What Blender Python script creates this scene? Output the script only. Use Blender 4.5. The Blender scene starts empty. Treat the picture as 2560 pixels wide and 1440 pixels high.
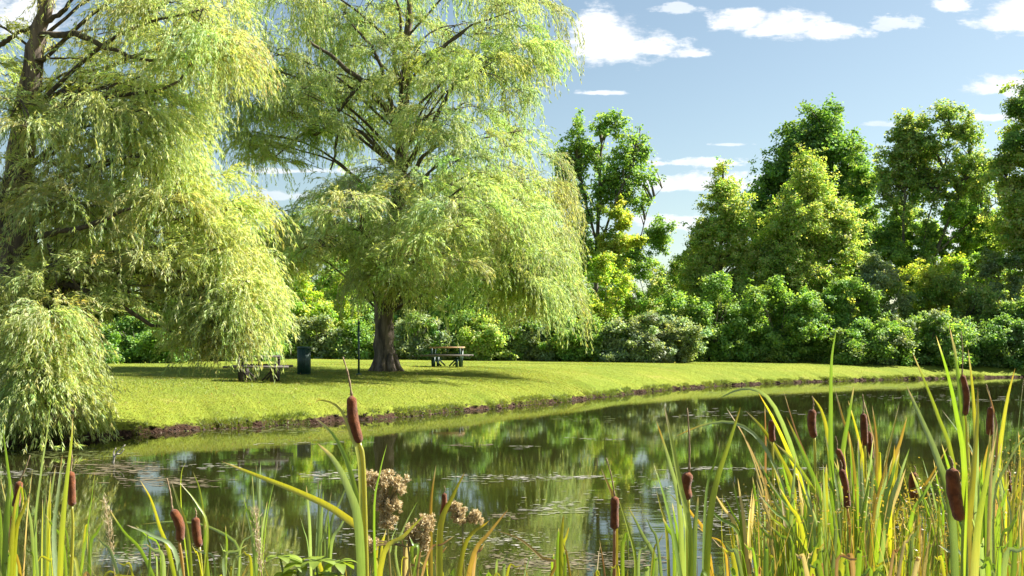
import bpy, math, random
import numpy as np
from mathutils import Vector

# ------------------------------------------------------------------ camera, world, sun, exposure
sc = bpy.context.scene
C = sc.collection
F = 2489.0            # focal length in pixels of a 2560 wide frame
HORIZON = 870.0       # pixel row of the horizon
EYE = 1.7             # camera height over the water
cam_d = bpy.data.cameras.new('camera'); cam = bpy.data.objects.new('camera', cam_d); C.objects.link(cam)
cam.location = (0, 0, EYE); cam.rotation_euler = (math.radians(90), 0, 0)
cam_d.sensor_width = 36; cam_d.lens = 36*F/2560; cam_d.shift_y = (HORIZON-720)/2560
cam_d.clip_start = 0.05; cam_d.clip_end = 5000
sc.camera = cam

SUN_EL = math.radians(46); SUN_AZ = math.radians(71)     # azimuth to the right of the view direction (+Y)
SUN_STRENGTH = 5.0; SKY_STRENGTH = 0.05; EXPOSURE = 1.86
sc.view_settings.view_transform = 'Standard'; sc.view_settings.look = 'None'
sc.view_settings.exposure = EXPOSURE; sc.view_settings.gamma = 1
sc.cycles.max_bounces = 8; sc.cycles.diffuse_bounces = 6; sc.cycles.glossy_bounces = 3
sc.cycles.transmission_bounces = 4; sc.cycles.transparent_max_bounces = 4
sc.cycles.caustics_reflective = False; sc.cycles.caustics_refractive = False

sd = bpy.data.lights.new('sun', 'SUN'); sd.energy = SUN_STRENGTH; sd.angle = math.radians(0.5); sd.color = (1, .95, .86)
so = bpy.data.objects.new('sun', sd); C.objects.link(so)
to_sun = Vector((math.sin(SUN_AZ)*math.cos(SUN_EL), math.cos(SUN_AZ)*math.cos(SUN_EL), math.sin(SUN_EL)))
so.rotation_euler = to_sun.to_track_quat('Z', 'Y').to_euler(); so.location = (30, 30, 60)

world = bpy.data.worlds.new('World'); sc.world = world; world.use_nodes = True

class NT:
    """small helper round a node tree"""
    def __init__(s, tree): s.t = tree
    def n(s, typ, **kw):
        nd = s.t.nodes.new(typ)
        for k, v in kw.items():
            if k == 'ins':
                for a, b in v.items():
                    if hasattr(b, 'is_output'): s.t.links.new(b, nd.inputs[a])
                    else: nd.inputs[a].default_value = b
            else: setattr(nd, k, v)
        return nd
    def m(s, op, a, b=None, c=None, clamp=False):
        nd = s.t.nodes.new('ShaderNodeMath'); nd.operation = op; nd.use_clamp = clamp
        for i, v in enumerate((a, b, c)):
            if v is None: continue
            if hasattr(v, 'is_output'): s.t.links.new(v, nd.inputs[i])
            else: nd.inputs[i].default_value = v
        return nd.outputs[0]
    def mix(s, fac, a, b, blend='MIX'):
        nd = s.t.nodes.new('ShaderNodeMix'); nd.data_type = 'RGBA'; nd.blend_type = blend
        for i, v in ((0, fac), (6, a), (7, b)):
            if hasattr(v, 'is_output'): s.t.links.new(v, nd.inputs[i])
            else: nd.inputs[i].default_value = v if i == 0 else (*v, 1) if len(v) == 3 else v
        return nd.outputs[2]
    def ramp(s, fac, lo, hi):
        nd = s.t.nodes.new('ShaderNodeMapRange'); nd.interpolation_type = 'SMOOTHSTEP'
        s.t.links.new(fac, nd.inputs[0]); nd.inputs[1].default_value = lo; nd.inputs[2].default_value = hi
        return nd.outputs[0]
    def noise(s, vec, scale, detail=3, rough=.5, mapping=None):
        if mapping is not None:
            mp = s.n('ShaderNodeMapping'); mp.inputs['Scale'].default_value = mapping; s.t.links.new(vec, mp.inputs[0]); vec = mp.outputs[0]
        nd = s.n('ShaderNodeTexNoise', ins={'Vector': vec, 'Scale': scale, 'Detail': detail, 'Roughness': rough})
        return nd.outputs[0]

def build_world():
    t = NT(world.node_tree); world.node_tree.nodes.clear()
    sky = t.n('ShaderNodeTexSky', sky_type='NISHITA', sun_disc=False, sun_elevation=SUN_EL, sun_rotation=SUN_AZ)
    sky.air_density = 1.0; sky.dust_density = 0.8; sky.ozone_density = 1.2
    tc = t.n('ShaderNodeTexCoord'); vec = tc.outputs['Generated']
    sep = t.n('ShaderNodeSeparateXYZ', ins={0: vec})
    y = t.m('MAXIMUM', sep.outputs[1], .02)
    u = t.m('DIVIDE', sep.outputs[0], y); v = t.m('DIVIDE', sep.outputs[2], y)
    front = t.ramp(sep.outputs[1], .05, .3)
    cmb = t.n('ShaderNodeCombineXYZ', ins={0: u, 1: v})
    n1 = t.m('SUBTRACT', t.noise(cmb.outputs[0], 26, 8, .62, (1, 1.8, 1)), .5)
    n2 = t.m('SUBTRACT', t.noise(cmb.outputs[0], 90, 6, .65, (.35, 1.6, 1)), .5)
    # cloud banks far away: direction, half sizes, raggedness, density
    banks = [(1520, 115, 165, 78, 1.0, 1), (1485, 78, 85, 66, 1.1, 1), (1610, 118, 110, 40, 1.2, 1), (1722, 135, 62, 20, 1.5, .9),
             (1860, 55, 100, 42, 1.2, 1), (1960, 68, 140, 48, 1.1, 1), (2070, 84, 110, 34, 1.2, 1), (1690, 22, 75, 18, 2.0, .55),
             (2540, 50, 130, 62, 1.1, 1), (2380, 14, 60, 24, 1.5, .9), (2250, 62, 75, 24, 2.2, .6),
             (2500, 218, 120, 32, 1.2, .95), (2590, 232, 110, 36, 1.2, 1), (1505, 233, 75, 8, 1.6, .85), (2520, 293, 130, 14, 1.4, .9),
             (1760, 460, 210, 34, 1.3, .95), (1740, 408, 170, 16, 2.2, .75), (1680, 556, 120, 28, 1.6, .8), (2200, 312, 90, 8, 2.0, .5),
             (740, 428, 170, 10, 1.6, .8), (720, 492, 120, 16, 2.0, .5), (70, 50, 130, 70, 1.3, .9), (1820, 362, 40, 5, 2, .6), (2300, 590, 260, 40, 1.5, .8)]
    total = None
    for (px, py, a, b, rag, den) in banks:
        du = t.m('MULTIPLY', t.m('SUBTRACT', u, (px-1280)/F), F/a)
        dv0 = t.m('MULTIPLY', t.m('SUBTRACT', v, (HORIZON-py)/F), F/b)
        dv = t.m('MAXIMUM', dv0, t.m('MULTIPLY', dv0, -1.5))      # flatter undersides
        r = t.m('SQRT', t.m('ADD', t.m('MULTIPLY', du, du), t.m('MULTIPLY', dv, dv)))
        e = t.m('SUBTRACT', 1.0, r)
        e = t.m('MULTIPLY_ADD', n1, 1.9*rag, e)
        e = t.m('MULTIPLY_ADD', n2, .75*rag, e)
        mk = t.m('MULTIPLY', t.ramp(e, -.05, .55), den)
        total = mk if total is None else t.m('MAXIMUM', total, mk)
    total = t.m('MULTIPLY', total, front)
    skyt = t.mix(1.0, sky.outputs[0], (.97, .935, .81), 'MULTIPLY')
    skyc = t.n('ShaderNodeVectorMath', operation='SCALE', ins={0: skyt, 'Scale': SKY_STRENGTH})
    shade = t.ramp(t.m('ADD', t.noise(cmb.outputs[0], 20, 5, .6, (1, 2.2, 1)), 0), .35, .75)
    cl = t.mix(shade, (.345, .35, .355), (.27, .285, .31))
    col = t.mix(total, skyc.outputs[0], cl)
    bg = t.n('ShaderNodeBackground', ins={0: col, 1: 1.0})
    out = t.n('ShaderNodeOutputWorld', ins={0: bg.outputs[0]})
build_world()

# ------------------------------------------------------------------ small tools
def P(px, py, Y):
    return np.array(((px-1280)/F*Y, Y, EYE-(py-HORIZON)/F*Y))

def nrm(v):
    return v/np.maximum(np.linalg.norm(v, axis=-1, keepdims=True), 1e-9)

class MB:
    """collects vertices, faces and a colour per vertex; build() links ONE mesh object"""
    def __init__(s): s.v = []; s.c = []; s.q = []; s.t = []; s.n = 0
    def add(s, v, quads=None, tris=None, col=(1, 1, 1)):
        v = np.asarray(v, dtype=np.float64).reshape(-1, 3); k = len(v)
        c = np.asarray(col, dtype=np.float64)
        if c.ndim == 1: c = np.tile(c, (k, 1))
        s.v.append(v); s.c.append(c)
        if quads is not None and len(quads): s.q.append(np.asarray(quads, dtype=np.int64)+s.n)
        if tris is not None and len(tris): s.t.append(np.asarray(tris, dtype=np.int64)+s.n)
        s.n += k
    def build(s, name, mat, parent=None, smooth=False, origin=None):
        v = np.concatenate(s.v); c = np.concatenate(s.c)
        if origin is not None: v = v-np.asarray(origin)
        q = np.concatenate(s.q) if s.q else np.zeros((0, 4), int)
        t = np.concatenate(s.t) if s.t else np.zeros((0, 3), int)
        me = bpy.data.meshes.new(name)
        me.vertices.add(len(v)); me.vertices.foreach_set('co', v.astype(np.float32).ravel())
        loops = np.concatenate([q.ravel(), t.ravel()]).astype(np.int32)
        starts = np.concatenate([np.arange(len(q))*4, len(q)*4+np.arange(len(t))*3]).astype(np.int32)
        me.loops.add(len(loops)); me.loops.foreach_set('vertex_index', loops)
        me.polygons.add(len(starts)); me.polygons.foreach_set('loop_start', starts)
        me.update(calc_edges=True)
        if smooth: me.polygons.foreach_set('use_smooth', np.ones(len(starts), dtype=bool))
        at = me.color_attributes.new('Col', 'FLOAT_COLOR', 'POINT')
        at.data.foreach_set('color', np.concatenate([c, np.ones((len(c), 1))], 1).astype(np.float32).ravel())
        if mat is not None: me.materials.append(mat)
        o = bpy.data.objects.new(name, me); C.objects.link(o)
        if parent is not None: o.parent = parent
        return o
    def box(s, c, size, rz=0, col=(1, 1, 1), tilt=None):
        x, y, z = np.array(size)/2
        v = np.array([(-x, -y, -z), (x, -y, -z), (x, y, -z), (-x, y, -z), (-x, -y, z), (x, -y, z), (x, y, z), (-x, y, z)])
        if tilt is not None:                       # rotation about the x axis or y axis
            ax, a = tilt; ca, sa = math.cos(a), math.sin(a)
            R = np.array([[1, 0, 0], [0, ca, -sa], [0, sa, ca]]) if ax == 'x' else np.array([[ca, 0, sa], [0, 1, 0], [-sa, 0, ca]])
            v = v@R.T
        ca, sa = math.cos(rz), math.sin(rz)
        v = v@np.array([[ca, -sa, 0], [sa, ca, 0], [0, 0, 1]]).T+np.asarray(c)
        s.add(v, [(0, 3, 2, 1), (4, 5, 6, 7), (0, 1, 5, 4), (1, 2, 6, 5), (2, 3, 7, 6), (3, 0, 4, 7)], col=col)
    def tube(s, pts, radii, sides=8, col=(1, 1, 1), rough=0, rng=None, caps=True):
        pts = np.asarray(pts, float); radii = np.broadcast_to(np.asarray(radii, float), (len(pts),))
        tan = nrm(np.gradient(pts, axis=0))
        ref = np.array((0.0, 1.0, 0.0)) if abs(tan[0][2]) > .6 else np.array((0.0, 0.0, 1.0))
        a = np.linspace(0, 2*math.pi, sides, endpoint=False)
        rings = []
        for p, t, r in zip(pts, tan, radii):
            u = nrm(ref-t*np.dot(ref, t)); w = np.cross(t, u); ref = u
            rr = r*(1+(rng.normal(0, rough, sides) if rough and rng is not None else 0))
            rings.append(p+np.outer(np.cos(a)*rr, u)+np.outer(np.sin(a)*rr, w))
        v = np.concatenate(rings); k = sides
        q = []
        for i in range(len(pts)-1):
            for j in range(k):
                q.append((i*k+j, i*k+(j+1) % k, (i+1)*k+(j+1) % k, (i+1)*k+j))
        tr = []
        if caps:
            v = np.concatenate([v, pts[:1], pts[-1:]]); b = len(v)-2
            for j in range(k):
                tr.append((b, (j+1) % k, j)); tr.append((b+1, (len(pts)-1)*k+j, (len(pts)-1)*k+(j+1) % k))
        s.add(v, q, tr, col)
    def leaves(s, base, d, side, length, width, col):
        """one pointed leaf (a bent quad) per row"""
        n = len(base); L = np.asarray(length).reshape(-1, 1); W = np.asarray(width).reshape(-1, 1)
        mid = base+d*L*.45
        v = np.stack([base, mid+side*W*.5, base+d*L, mid-side*W*.5], 1).reshape(-1, 3)
        q = np.arange(n*4).reshape(n, 4)
        s.add(v, q, col=np.repeat(col, 4, 0))

def smooth_path(ctrl, n):
    """Catmull-Rom through control points"""
    p = np.asarray(ctrl, float)
    if len(p) == 2: return p[0]+(p[1]-p[0])*np.linspace(0, 1, n)[:, None]
    e = np.concatenate([[2*p[0]-p[1]], p, [2*p[-1]-p[-2]]])
    k = len(p)-1; out = []
    for t in np.linspace(0, k, n):
        i = min(int(t), k-1); x = t-i; a, b, c, d = e[i:i+4]
        out.append(.5*((2*b)+(c-a)*x+(2*a-5*b+4*c-d)*x*x+(3*b-a-3*c+d)*x**3))
    return np.array(out)

def tag(o, label=None, cat=None, group=None, kind=None):
    for k, v in (('label', label), ('category', cat), ('group', group), ('kind', kind)):
        if v: o[k] = v
    return o

def thing(name, loc, label, cat, group=None):
    o = bpy.data.objects.new(name, None); C.objects.link(o); o.location = tuple(loc); o.empty_display_size = .2
    return tag(o, label, cat, group)

# ------------------------------------------------------------------ materials
def new_mat(name):
    m = bpy.data.materials.new(name); m.use_nodes = True; m.node_tree.nodes.clear()
    return m, NT(m.node_tree)

def leaf_mat(name, trans=.45, tint=(1.25, 1.15, .45), gloss=.06, rough=.45):
    m, t = new_mat(name)
    col = t.n('ShaderNodeAttribute', attribute_name='Col').outputs[0]
    tc = t.mix(1.0, col, tint, 'MULTIPLY')
    d = t.n('ShaderNodeBsdfDiffuse', ins={0: col}); tr = t.n('ShaderNodeBsdfTranslucent', ins={0: tc})
    a = t.n('ShaderNodeMixShader', ins={0: trans, 1: d.outputs[0], 2: tr.outputs[0]})
    g = t.n('ShaderNodeBsdfGlossy', ins={0: (1, 1, 1, 1), 'Roughness': rough})
    b = t.n('ShaderNodeMixShader', ins={0: gloss, 1: a.outputs[0], 2: g.outputs[0]})
    t.n('ShaderNodeOutputMaterial', ins={0: b.outputs[0]})
    return m

def bark_mat(name, c1, c2, scale=6, stretch=(1, 1, .18), bump=.6, dist=.03):
    m, t = new_mat(name)
    tc = t.n('ShaderNodeNewGeometry').outputs['Position']
    n = t.noise(tc, scale, 6, .65, stretch)
    col = t.mix(t.ramp(n, .35, .65), c1, c2)
    b = t.n('ShaderNodeBump', ins={'Height': n, 'Strength': bump, 'Distance': dist})
    p = t.n('ShaderNodeBsdfPrincipled', ins={'Base Color': col, 'Roughness': .9, 'Normal': b.outputs[0]})
    t.n('ShaderNodeOutputMaterial', ins={0: p.outputs[0]})
    return m

def paint_mat(name, c, rough=.6, var=.25, scale=9, stretch=(1, 1, 1)):
    m, t = new_mat(name)
    tc = t.n('ShaderNodeTexCoord').outputs['Object']
    n = t.noise(tc, scale, 5, .6, stretch)
    col = t.mix(t.ramp(n, .3, .7), tuple(x*(1-var) for x in c), tuple(min(1, x*(1+var)) for x in c))
    b = t.n('ShaderNodeBump', ins={'Height': n, 'Strength': .25, 'Distance': .004})
    p = t.n('ShaderNodeBsdfPrincipled', ins={'Base Color': col, 'Roughness': rough, 'Normal': b.outputs[0]})
    t.n('ShaderNodeOutputMaterial', ins={0: p.outputs[0]})
    return m

M_leaf = leaf_mat('leaf', .5, (1.2, 1.12, .45), .025, .6)
M_willow = leaf_mat('willow_leaf', .56, (1.15, 1.12, .6), .025, .6)
def blade_mat():
    m, t = new_mat('reed_blade'); pos = t.n('ShaderNodeNewGeometry').outputs['Position']
    col = t.n('ShaderNodeAttribute', attribute_name='Col').outputs[0]
    v = t.noise(pos, 330, 2, .5, (1, 1, .02)); sp = t.noise(pos, 120, 4, .7, (1, 1, .35)); bl = t.noise(pos, 9, 4, .6)
    col = t.mix(t.m('MULTIPLY', t.ramp(v, .4, .65), .35), col, t.mix(1.0, col, (.55, .62, .5), 'MULTIPLY'))
    col = t.mix(t.m('MULTIPLY', t.ramp(bl, .5, .75), .35), col, t.mix(1.0, col, (1.25, 1.0, .7), 'MULTIPLY'))
    col = t.mix(t.m('MULTIPLY', t.ramp(sp, .66, .74), .7), col, (.22, .11, .045))
    d = t.n('ShaderNodeBsdfDiffuse', ins={0: col}); tr = t.n('ShaderNodeBsdfTranslucent', ins={0: t.mix(1.0, col, (1.15, 1.12, .5), 'MULTIPLY')})
    a = t.n('ShaderNodeMixShader', ins={0: .5, 1: d.outputs[0], 2: tr.outputs[0]})
    g = t.n('ShaderNodeBsdfGlossy', ins={0: (1, 1, 1, 1), 'Roughness': .42})
    b = t.n('ShaderNodeMixShader', ins={0: .06, 1: a.outputs[0], 2: g.outputs[0]})
    t.n('ShaderNodeOutputMaterial', ins={0: b.outputs[0]}); return m
M_blade = blade_mat()
M_grass = leaf_mat('grass_blade', .5, (1.2, 1.15, .4), .03, .5)
M_fluff = leaf_mat('seed_fluff', .3, (1.1, 1, .8), .02, .6)
M_bark = bark_mat('grey_bark', (.045, .034, .026), (.20, .155, .12))
M_twig = bark_mat('twig_bark', (.05, .04, .025), (.12, .095, .06), 10)
M_dark_bark = bark_mat('dark_bark', (.05, .045, .035), (.16, .14, .11), 5)
def spike_mat():
    m, t = new_mat('spike_felt'); pos = t.n('ShaderNodeNewGeometry').outputs['Position']
    a = t.noise(pos, 420, 3, .6, (1, 1, .6)); b = t.noise(pos, 38, 5, .7); c = t.noise(pos, 70, 4, .7, (1, 1, .25))
    col = t.mix(t.ramp(b, .3, .7), (.080, .026, .009), (.21, .068, .022)); col = t.mix(t.m('MULTIPLY', t.ramp(c, .58, .78), .55), col, (.30, .14, .06))
    h = t.m('MULTIPLY_ADD', b, 1.5, a); bm = t.n('ShaderNodeBump', ins={'Height': h, 'Strength': .9, 'Distance': .003})
    p = t.n('ShaderNodeBsdfPrincipled', ins={'Base Color': col, 'Roughness': 1.0, 'Specular IOR Level': .1, 'Sheen Weight': .25, 'Normal': bm.outputs[0]})
    t.n('ShaderNodeOutputMaterial', ins={0: p.outputs[0]}); return m
M_spike = spike_mat()
M_spire = bark_mat('dry_spire', (.16, .11, .06), (.3, .22, .12), 120, (1, 1, 1), .3, .002)
M_green_paint = paint_mat('green_paint', (.012, .045, .035), .45)
M_wood_top = paint_mat('varnished_wood', (.46, .27, .13), .5, .25, 6, (8, 1, 1))
M_wood_grey = paint_mat('weathered_wood', (.10, .085, .075), .8, .3, 6, (8, 1, 1))
M_wood_dark = paint_mat('dark_stained_wood', (.05, .038, .032), .8, .3, 6, (1, 1, 6))
M_liner = paint_mat('black_liner', (.012, .012, .013), .4)
M_pale_twig = paint_mat('bleached_twig', (.42, .38, .32), .8)

# ------------------------------------------------------------------ the ground, the pond
V_IN = np.array((-.5, .866)); V_AL = np.array((.866, .5))      # inland and along-shore directions
_sh = [(-8.9-80, 8), (-40, 10.5), (-20, 13.5), (-12, 15.6)]
for px, py in ((0, 1115), (150, 1104), (300, 1090), (500, 1075), (700, 1063), (860, 1053), (960, 1046), (1140, 1030), (1300, 1015), (1450, 1000),
               (1640, 977), (1800, 965), (2000, 956), (2200, 950), (2400, 946), (2560, 943), (2800, 940)):
    d = EYE*F/(py-HORIZON); _sh.append(((px-1280)/F*d, d))
_sh += [(60, 68), (110, 84), (300, 150)]
_sh = np.array(_sh); _sa = _sh@V_AL; _sb = _sh@V_IN
def shore_b(a):
    a = np.asarray(a, float)
    w = .10*np.sin(a*1.7+.4)+.07*np.sin(a*3.9+1)+.045*np.sin(a*9.1)+.03*np.sin(a*17.3+2)+.02*np.sin(a*31)
    return np.interp(a, _sa, _sb)+w
def lawn_h(s, a=0):
    s = np.asarray(s, float); p = np.maximum(s, 0)
    st = np.clip(p/.12, 0, 1); st = st*st*(3-2*st)
    a_ = np.asarray(a, float); lip = .035+.075*np.clip(.5+.3*np.sin(a_*.83+1)+.25*np.sin(a_*2.1)+.2*np.sin(a_*5.3+2), 0, 1)
    h = (.07+(lip-.07)*np.exp(-p/.45))*st+.70*(1-np.exp(-p/1.55))+.32*(1-np.exp(-p/15))
    h = h+.035*np.sin(p*.35+a*.21)*np.clip(p/6, 0, 1)+.02*np.sin(a*.9+p*.6)*np.clip(p/2, 0, 1)
    return np.where(s < 0, np.maximum(s*.5, -1.0), h)
def ground_z(x, y):
    a = x*V_AL[0]+y*V_AL[1]; b = x*V_IN[0]+y*V_IN[1]
    return lawn_h(b-shore_b(a), a)
def on_ground(px, py):
    """where the view ray of this pixel meets the far bank"""
    Y = np.linspace(12, 120, 6000)
    x = (px-1280)/F*Y; z = EYE-(py-HORIZON)/F*Y
    hit = np.nonzero(z <= ground_z(x, Y))[0]
    i = hit[0] if len(hit) else -1
    return np.array((x[i], Y[i], float(ground_z(x[i], Y[i]))))
def at_depth(px, Y, sink=0.05):
    x = (px-1280)/F*Y
    return np.array((x, Y, float(ground_z(x, Y))-sink))

def build_ground():
    rng = np.random.default_rng(3)
    a = np.concatenate([np.linspace(-70, -8, 60, endpoint=False), np.arange(-8, 64, .1), np.linspace(64, 420, 60)])
    s = np.array([-6, -2, -.8, -.3, -.12, -.05, 0, .03, .06, .09, .12, .16, .22, .3, .45, .65, .9, 1.2, 1.6, 2.1, 2.7, 3.4, 4.2, 5.2, 6.5, 8, 10, 12.5, 15, 18,
                  22, 27, 33, 40, 50, 70, 110, 200, 500, 1500])
    A, S = np.meshgrid(a, s, indexing='ij'); B = shore_b(A)+S
    near = (S > -.1) & (S < .4)
    B = B+np.where(near, rng.normal(0, .022, S.shape), 0)
    Z = lawn_h(S, A)+np.where(near & (S > .02), rng.normal(0, .014, S.shape), 0)
    Z = np.where(S >= 500, 1.1, Z)
    v = np.stack([A*V_AL[0]+B*V_IN[0], A*V_AL[1]+B*V_IN[1], Z], -1).reshape(-1, 3)
    n, k = len(a), len(s)
    i, j = np.meshgrid(np.arange(n-1), np.arange(k-1), indexing='ij'); b = (i*k+j).ravel()
    q = np.stack([b, b+k, b+k+1, b+1], 1)
    m, t = new_mat('lawn')
    pos = t.n('ShaderNodeNewGeometry').outputs['Position']
    sep = t.n('ShaderNodeSeparateXYZ', ins={0: pos})
    n1 = t.noise(pos, .35, 4, .6); n2 = t.noise(pos, 3.0, 5, .7); n3 = t.noise(pos, 26, 4, .7)
    g = t.mix(t.ramp(n1, .35, .65), (.125, .178, .020), (.185, .218, .025))
    g = t.mix(t.m('MULTIPLY', t.ramp(n2, .35, .75), .5), g, (.14, .19, .02))
    g = t.mix(t.m('MULTIPLY', t.ramp(n3, .4, .7), .45), g, (.245, .255, .04))
    n4 = t.noise(pos, .9, 5, .65, (.5, 1, 1))
    g = t.mix(t.m('MULTIPLY', t.ramp(n4, .56, .72), .5), g, (.30, .26, .07)); g = t.mix(t.m('MULTIPLY', t.ramp(n4, .46, .32), .4), g, (.10, .17, .018))
    # bare soil round the foot of the nearer willow and a few clods of leaf litter
    foot = on_ground(70, 1022)
    dist = t.n('ShaderNodeVectorMath', operation='DISTANCE', ins={0: pos, 1: tuple(foot)}).outputs['Value']
    soil_m = t.m('SUBTRACT', 1, t.ramp(t.m('MULTIPLY_ADD', n2, 1.2, dist), 1.1, 1.9))
    dirt = t.mix(t.ramp(n3, .35, .7), (.024, .014, .009), (.085, .048, .030))
    g = t.mix(soil_m, g, (.16, .09, .06))
    hz = t.m('MULTIPLY_ADD', t.m('SUBTRACT', t.noise(pos, 2.2, 6, .75), .5), .30, sep.outputs[2])
    col = t.mix(t.ramp(hz, .085, .135), dirt, g)
    bmp = t.n('ShaderNodeBump', ins={'Height': t.m('ADD', n3, t.m('MULTIPLY', n2, .8)), 'Strength': .8, 'Distance': .05})
    p = t.n('ShaderNodeBsdfPrincipled', ins={'Base Color': col, 'Roughness': .95, 'Specular IOR Level': .1, 'Normal': bmp.outputs[0]})
    t.n('ShaderNodeOutputMaterial', ins={0: p.outputs[0]})
    mb = MB(); mb.add(v, q); o = mb.build('lawn', m, smooth=True); tag(o, kind='structure')

    # the near shore the reeds stand on
    xs = np.linspace(-60, 60, 120); ys = np.array([-60, -20, -5, 0, 1.5, 2.5, 3.5, 4.3, 5, 5.6, 6.2, 7, 9])
    X, Yy = np.meshgrid(xs, ys, indexing='ij')
    Zz = np.clip((5.6-Yy)*.12, -.5, .35)+rng.normal(0, .02, X.shape)
    v = np.stack([X, Yy, Zz], -1).reshape(-1, 3); k = len(ys)
    i, j = np.meshgrid(np.arange(len(xs)-1), np.arange(k-1), indexing='ij'); b = (i*k+j).ravel()
    m2, t = new_mat('marsh_mud')
    pos = t.n('ShaderNodeNewGeometry').outputs['Position']
    col = t.mix(t.ramp(t.noise(pos, 5, 5, .7), .35, .65), (.05, .035, .02), (.12, .1, .04))
    p = t.n('ShaderNodeBsdfPrincipled', ins={'Base Color': col, 'Roughness': .9})
    t.n('ShaderNodeOutputMaterial', ins={0: p.outputs[0]})
    mb = MB(); mb.add(v, np.stack([b, b+k, b+k+1, b+1], 1)); tag(mb.build('near_shore', m2, smooth=True), kind='structure')

    # water
    m3, t = new_mat('pond_water')
    pos = t.n('ShaderNodeNewGeometry').outputs['Position']
    w1 = t.noise(pos, 1.0, 3, .55, (.9, 2.6, 1)); w2 = t.noise(pos, 7, 3, .6, (.7, 1.6, 1)); w3 = t.noise(pos, .16, 2, .5)
    hgt = t.m('MULTIPLY_ADD', w2, .14, w1)
    calm = t.ramp(w3, .35, .7)
    st = t.m('MULTIPLY_ADD', calm, .009, .004)
    sp = t.n('ShaderNodeSeparateXYZ', ins={0: pos})
    ruf = t.m('MULTIPLY', t.m('MULTIPLY', t.ramp(sp.outputs[1], 13, 8.5), t.ramp(sp.outputs[0], .6, 2.0)), t.ramp(t.noise(pos, .55, 3, .6, (.5, 1.3, 1)), .38, .58))
    st = t.m('MULTIPLY_ADD', ruf, .05, st)
    bmp = t.n('ShaderNodeBump', ins={'Height': hgt, 'Strength': st, 'Distance': .1})
    murk = t.mix(t.ramp(t.noise(pos, .5, 4, .6), .3, .7), (.012, .013, .003), (.020, .019, .006))
    d = t.n('ShaderNodeBsdfDiffuse', ins={0: murk})
    gl = t.n('ShaderNodeBsdfGlossy', ins={0: (.96, .97, .95, 1), 'Roughness': .035, 'Normal': bmp.outputs[0]})
    fr = t.n('ShaderNodeFresnel', ins={'IOR': 1.45, 'Normal': bmp.outputs[0]})
    fac = t.m('MULTIPLY_ADD', fr.outputs[0], .8, .12, clamp=True)
    mx = t.n('ShaderNodeMixShader', ins={0: fac, 1: d.outputs[0], 2: gl.outputs[0]})
    t.n('ShaderNodeOutputMaterial', ins={0: mx.outputs[0]})
    mb = MB(); mb.add([(-90, -40, 0), (160, -40, 0), (160, 110, 0), (-90, 110, 0)], [(0, 1, 2, 3)])
    tag(mb.build('water', m3), kind='structure')
build_ground()

def build_lawn_grass():
    rng = np.random.default_rng(5); mb = MB()
    def blades(n, a, s, hmin, hmax, w, cols, lean=.35):
        b = shore_b(a)+s; x = a*V_AL[0]+b*V_IN[0]; y = a*V_AL[1]+b*V_IN[1]
        px = 1280+F*x/np.maximum(y, 1); keep = (px > -80) & (px < 2640)
        x, y, s, a = x[keep], y[keep], s[keep], a[keep]; n = len(x)
        base = np.stack([x, y, lawn_h(s, a)-.005], 1)
        d = nrm(np.stack([rng.normal(0, lean, n), rng.normal(0, lean, n), np.ones(n)], 1))
        th = rng.uniform(0, math.pi, n); side = np.stack([np.cos(th), np.sin(th), np.zeros(n)], 1)
        h = rng.uniform(hmin, hmax, n); c = cols[rng.integers(0, len(cols), n)]*rng.uniform(.75, 1.25, (n, 1))
        patch = .5+.5*np.sin(x*.9+y*.37)*np.sin(y*.6-x*.3)
        c = c*(1+(patch[:, None]-.5)*np.array((.35, .18, .1)))
        mb.leaves(base, d, side, h, w, c)
    cols = np.array([(.160, .204, .022), (.130, .182, .02), (.197, .222, .034), (.22, .22, .065)])
    n = 240000
    blades(n, rng.uniform(-6, 52, n), .12+30*rng.power(.55, n), .015, .038, .012, cols)
    n = 130000
    blades(n, rng.uniform(-6, 20, n), .10+9*rng.power(.7, n), .02, .045, .008, cols)
    n = 60000                                                       # longer tufts hanging over the bank, in drifts
    ta = rng.uniform(-6, 52, n); ta = ta[np.sin(ta*1.3)+np.sin(ta*3.7+1)+.8*np.sin(ta*8.9+2) > -.2]; n = len(ta)
    blades(n, ta, -.02+.28*rng.power(.8, n), .04, .14, .010, cols*np.array((.75, .85, .9)), .6)
    o = mb.build('grass', M_grass); tag(o, 'short sunlit lawn grass covering the far bank', 'grass', kind='stuff')
build_lawn_grass()

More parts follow.
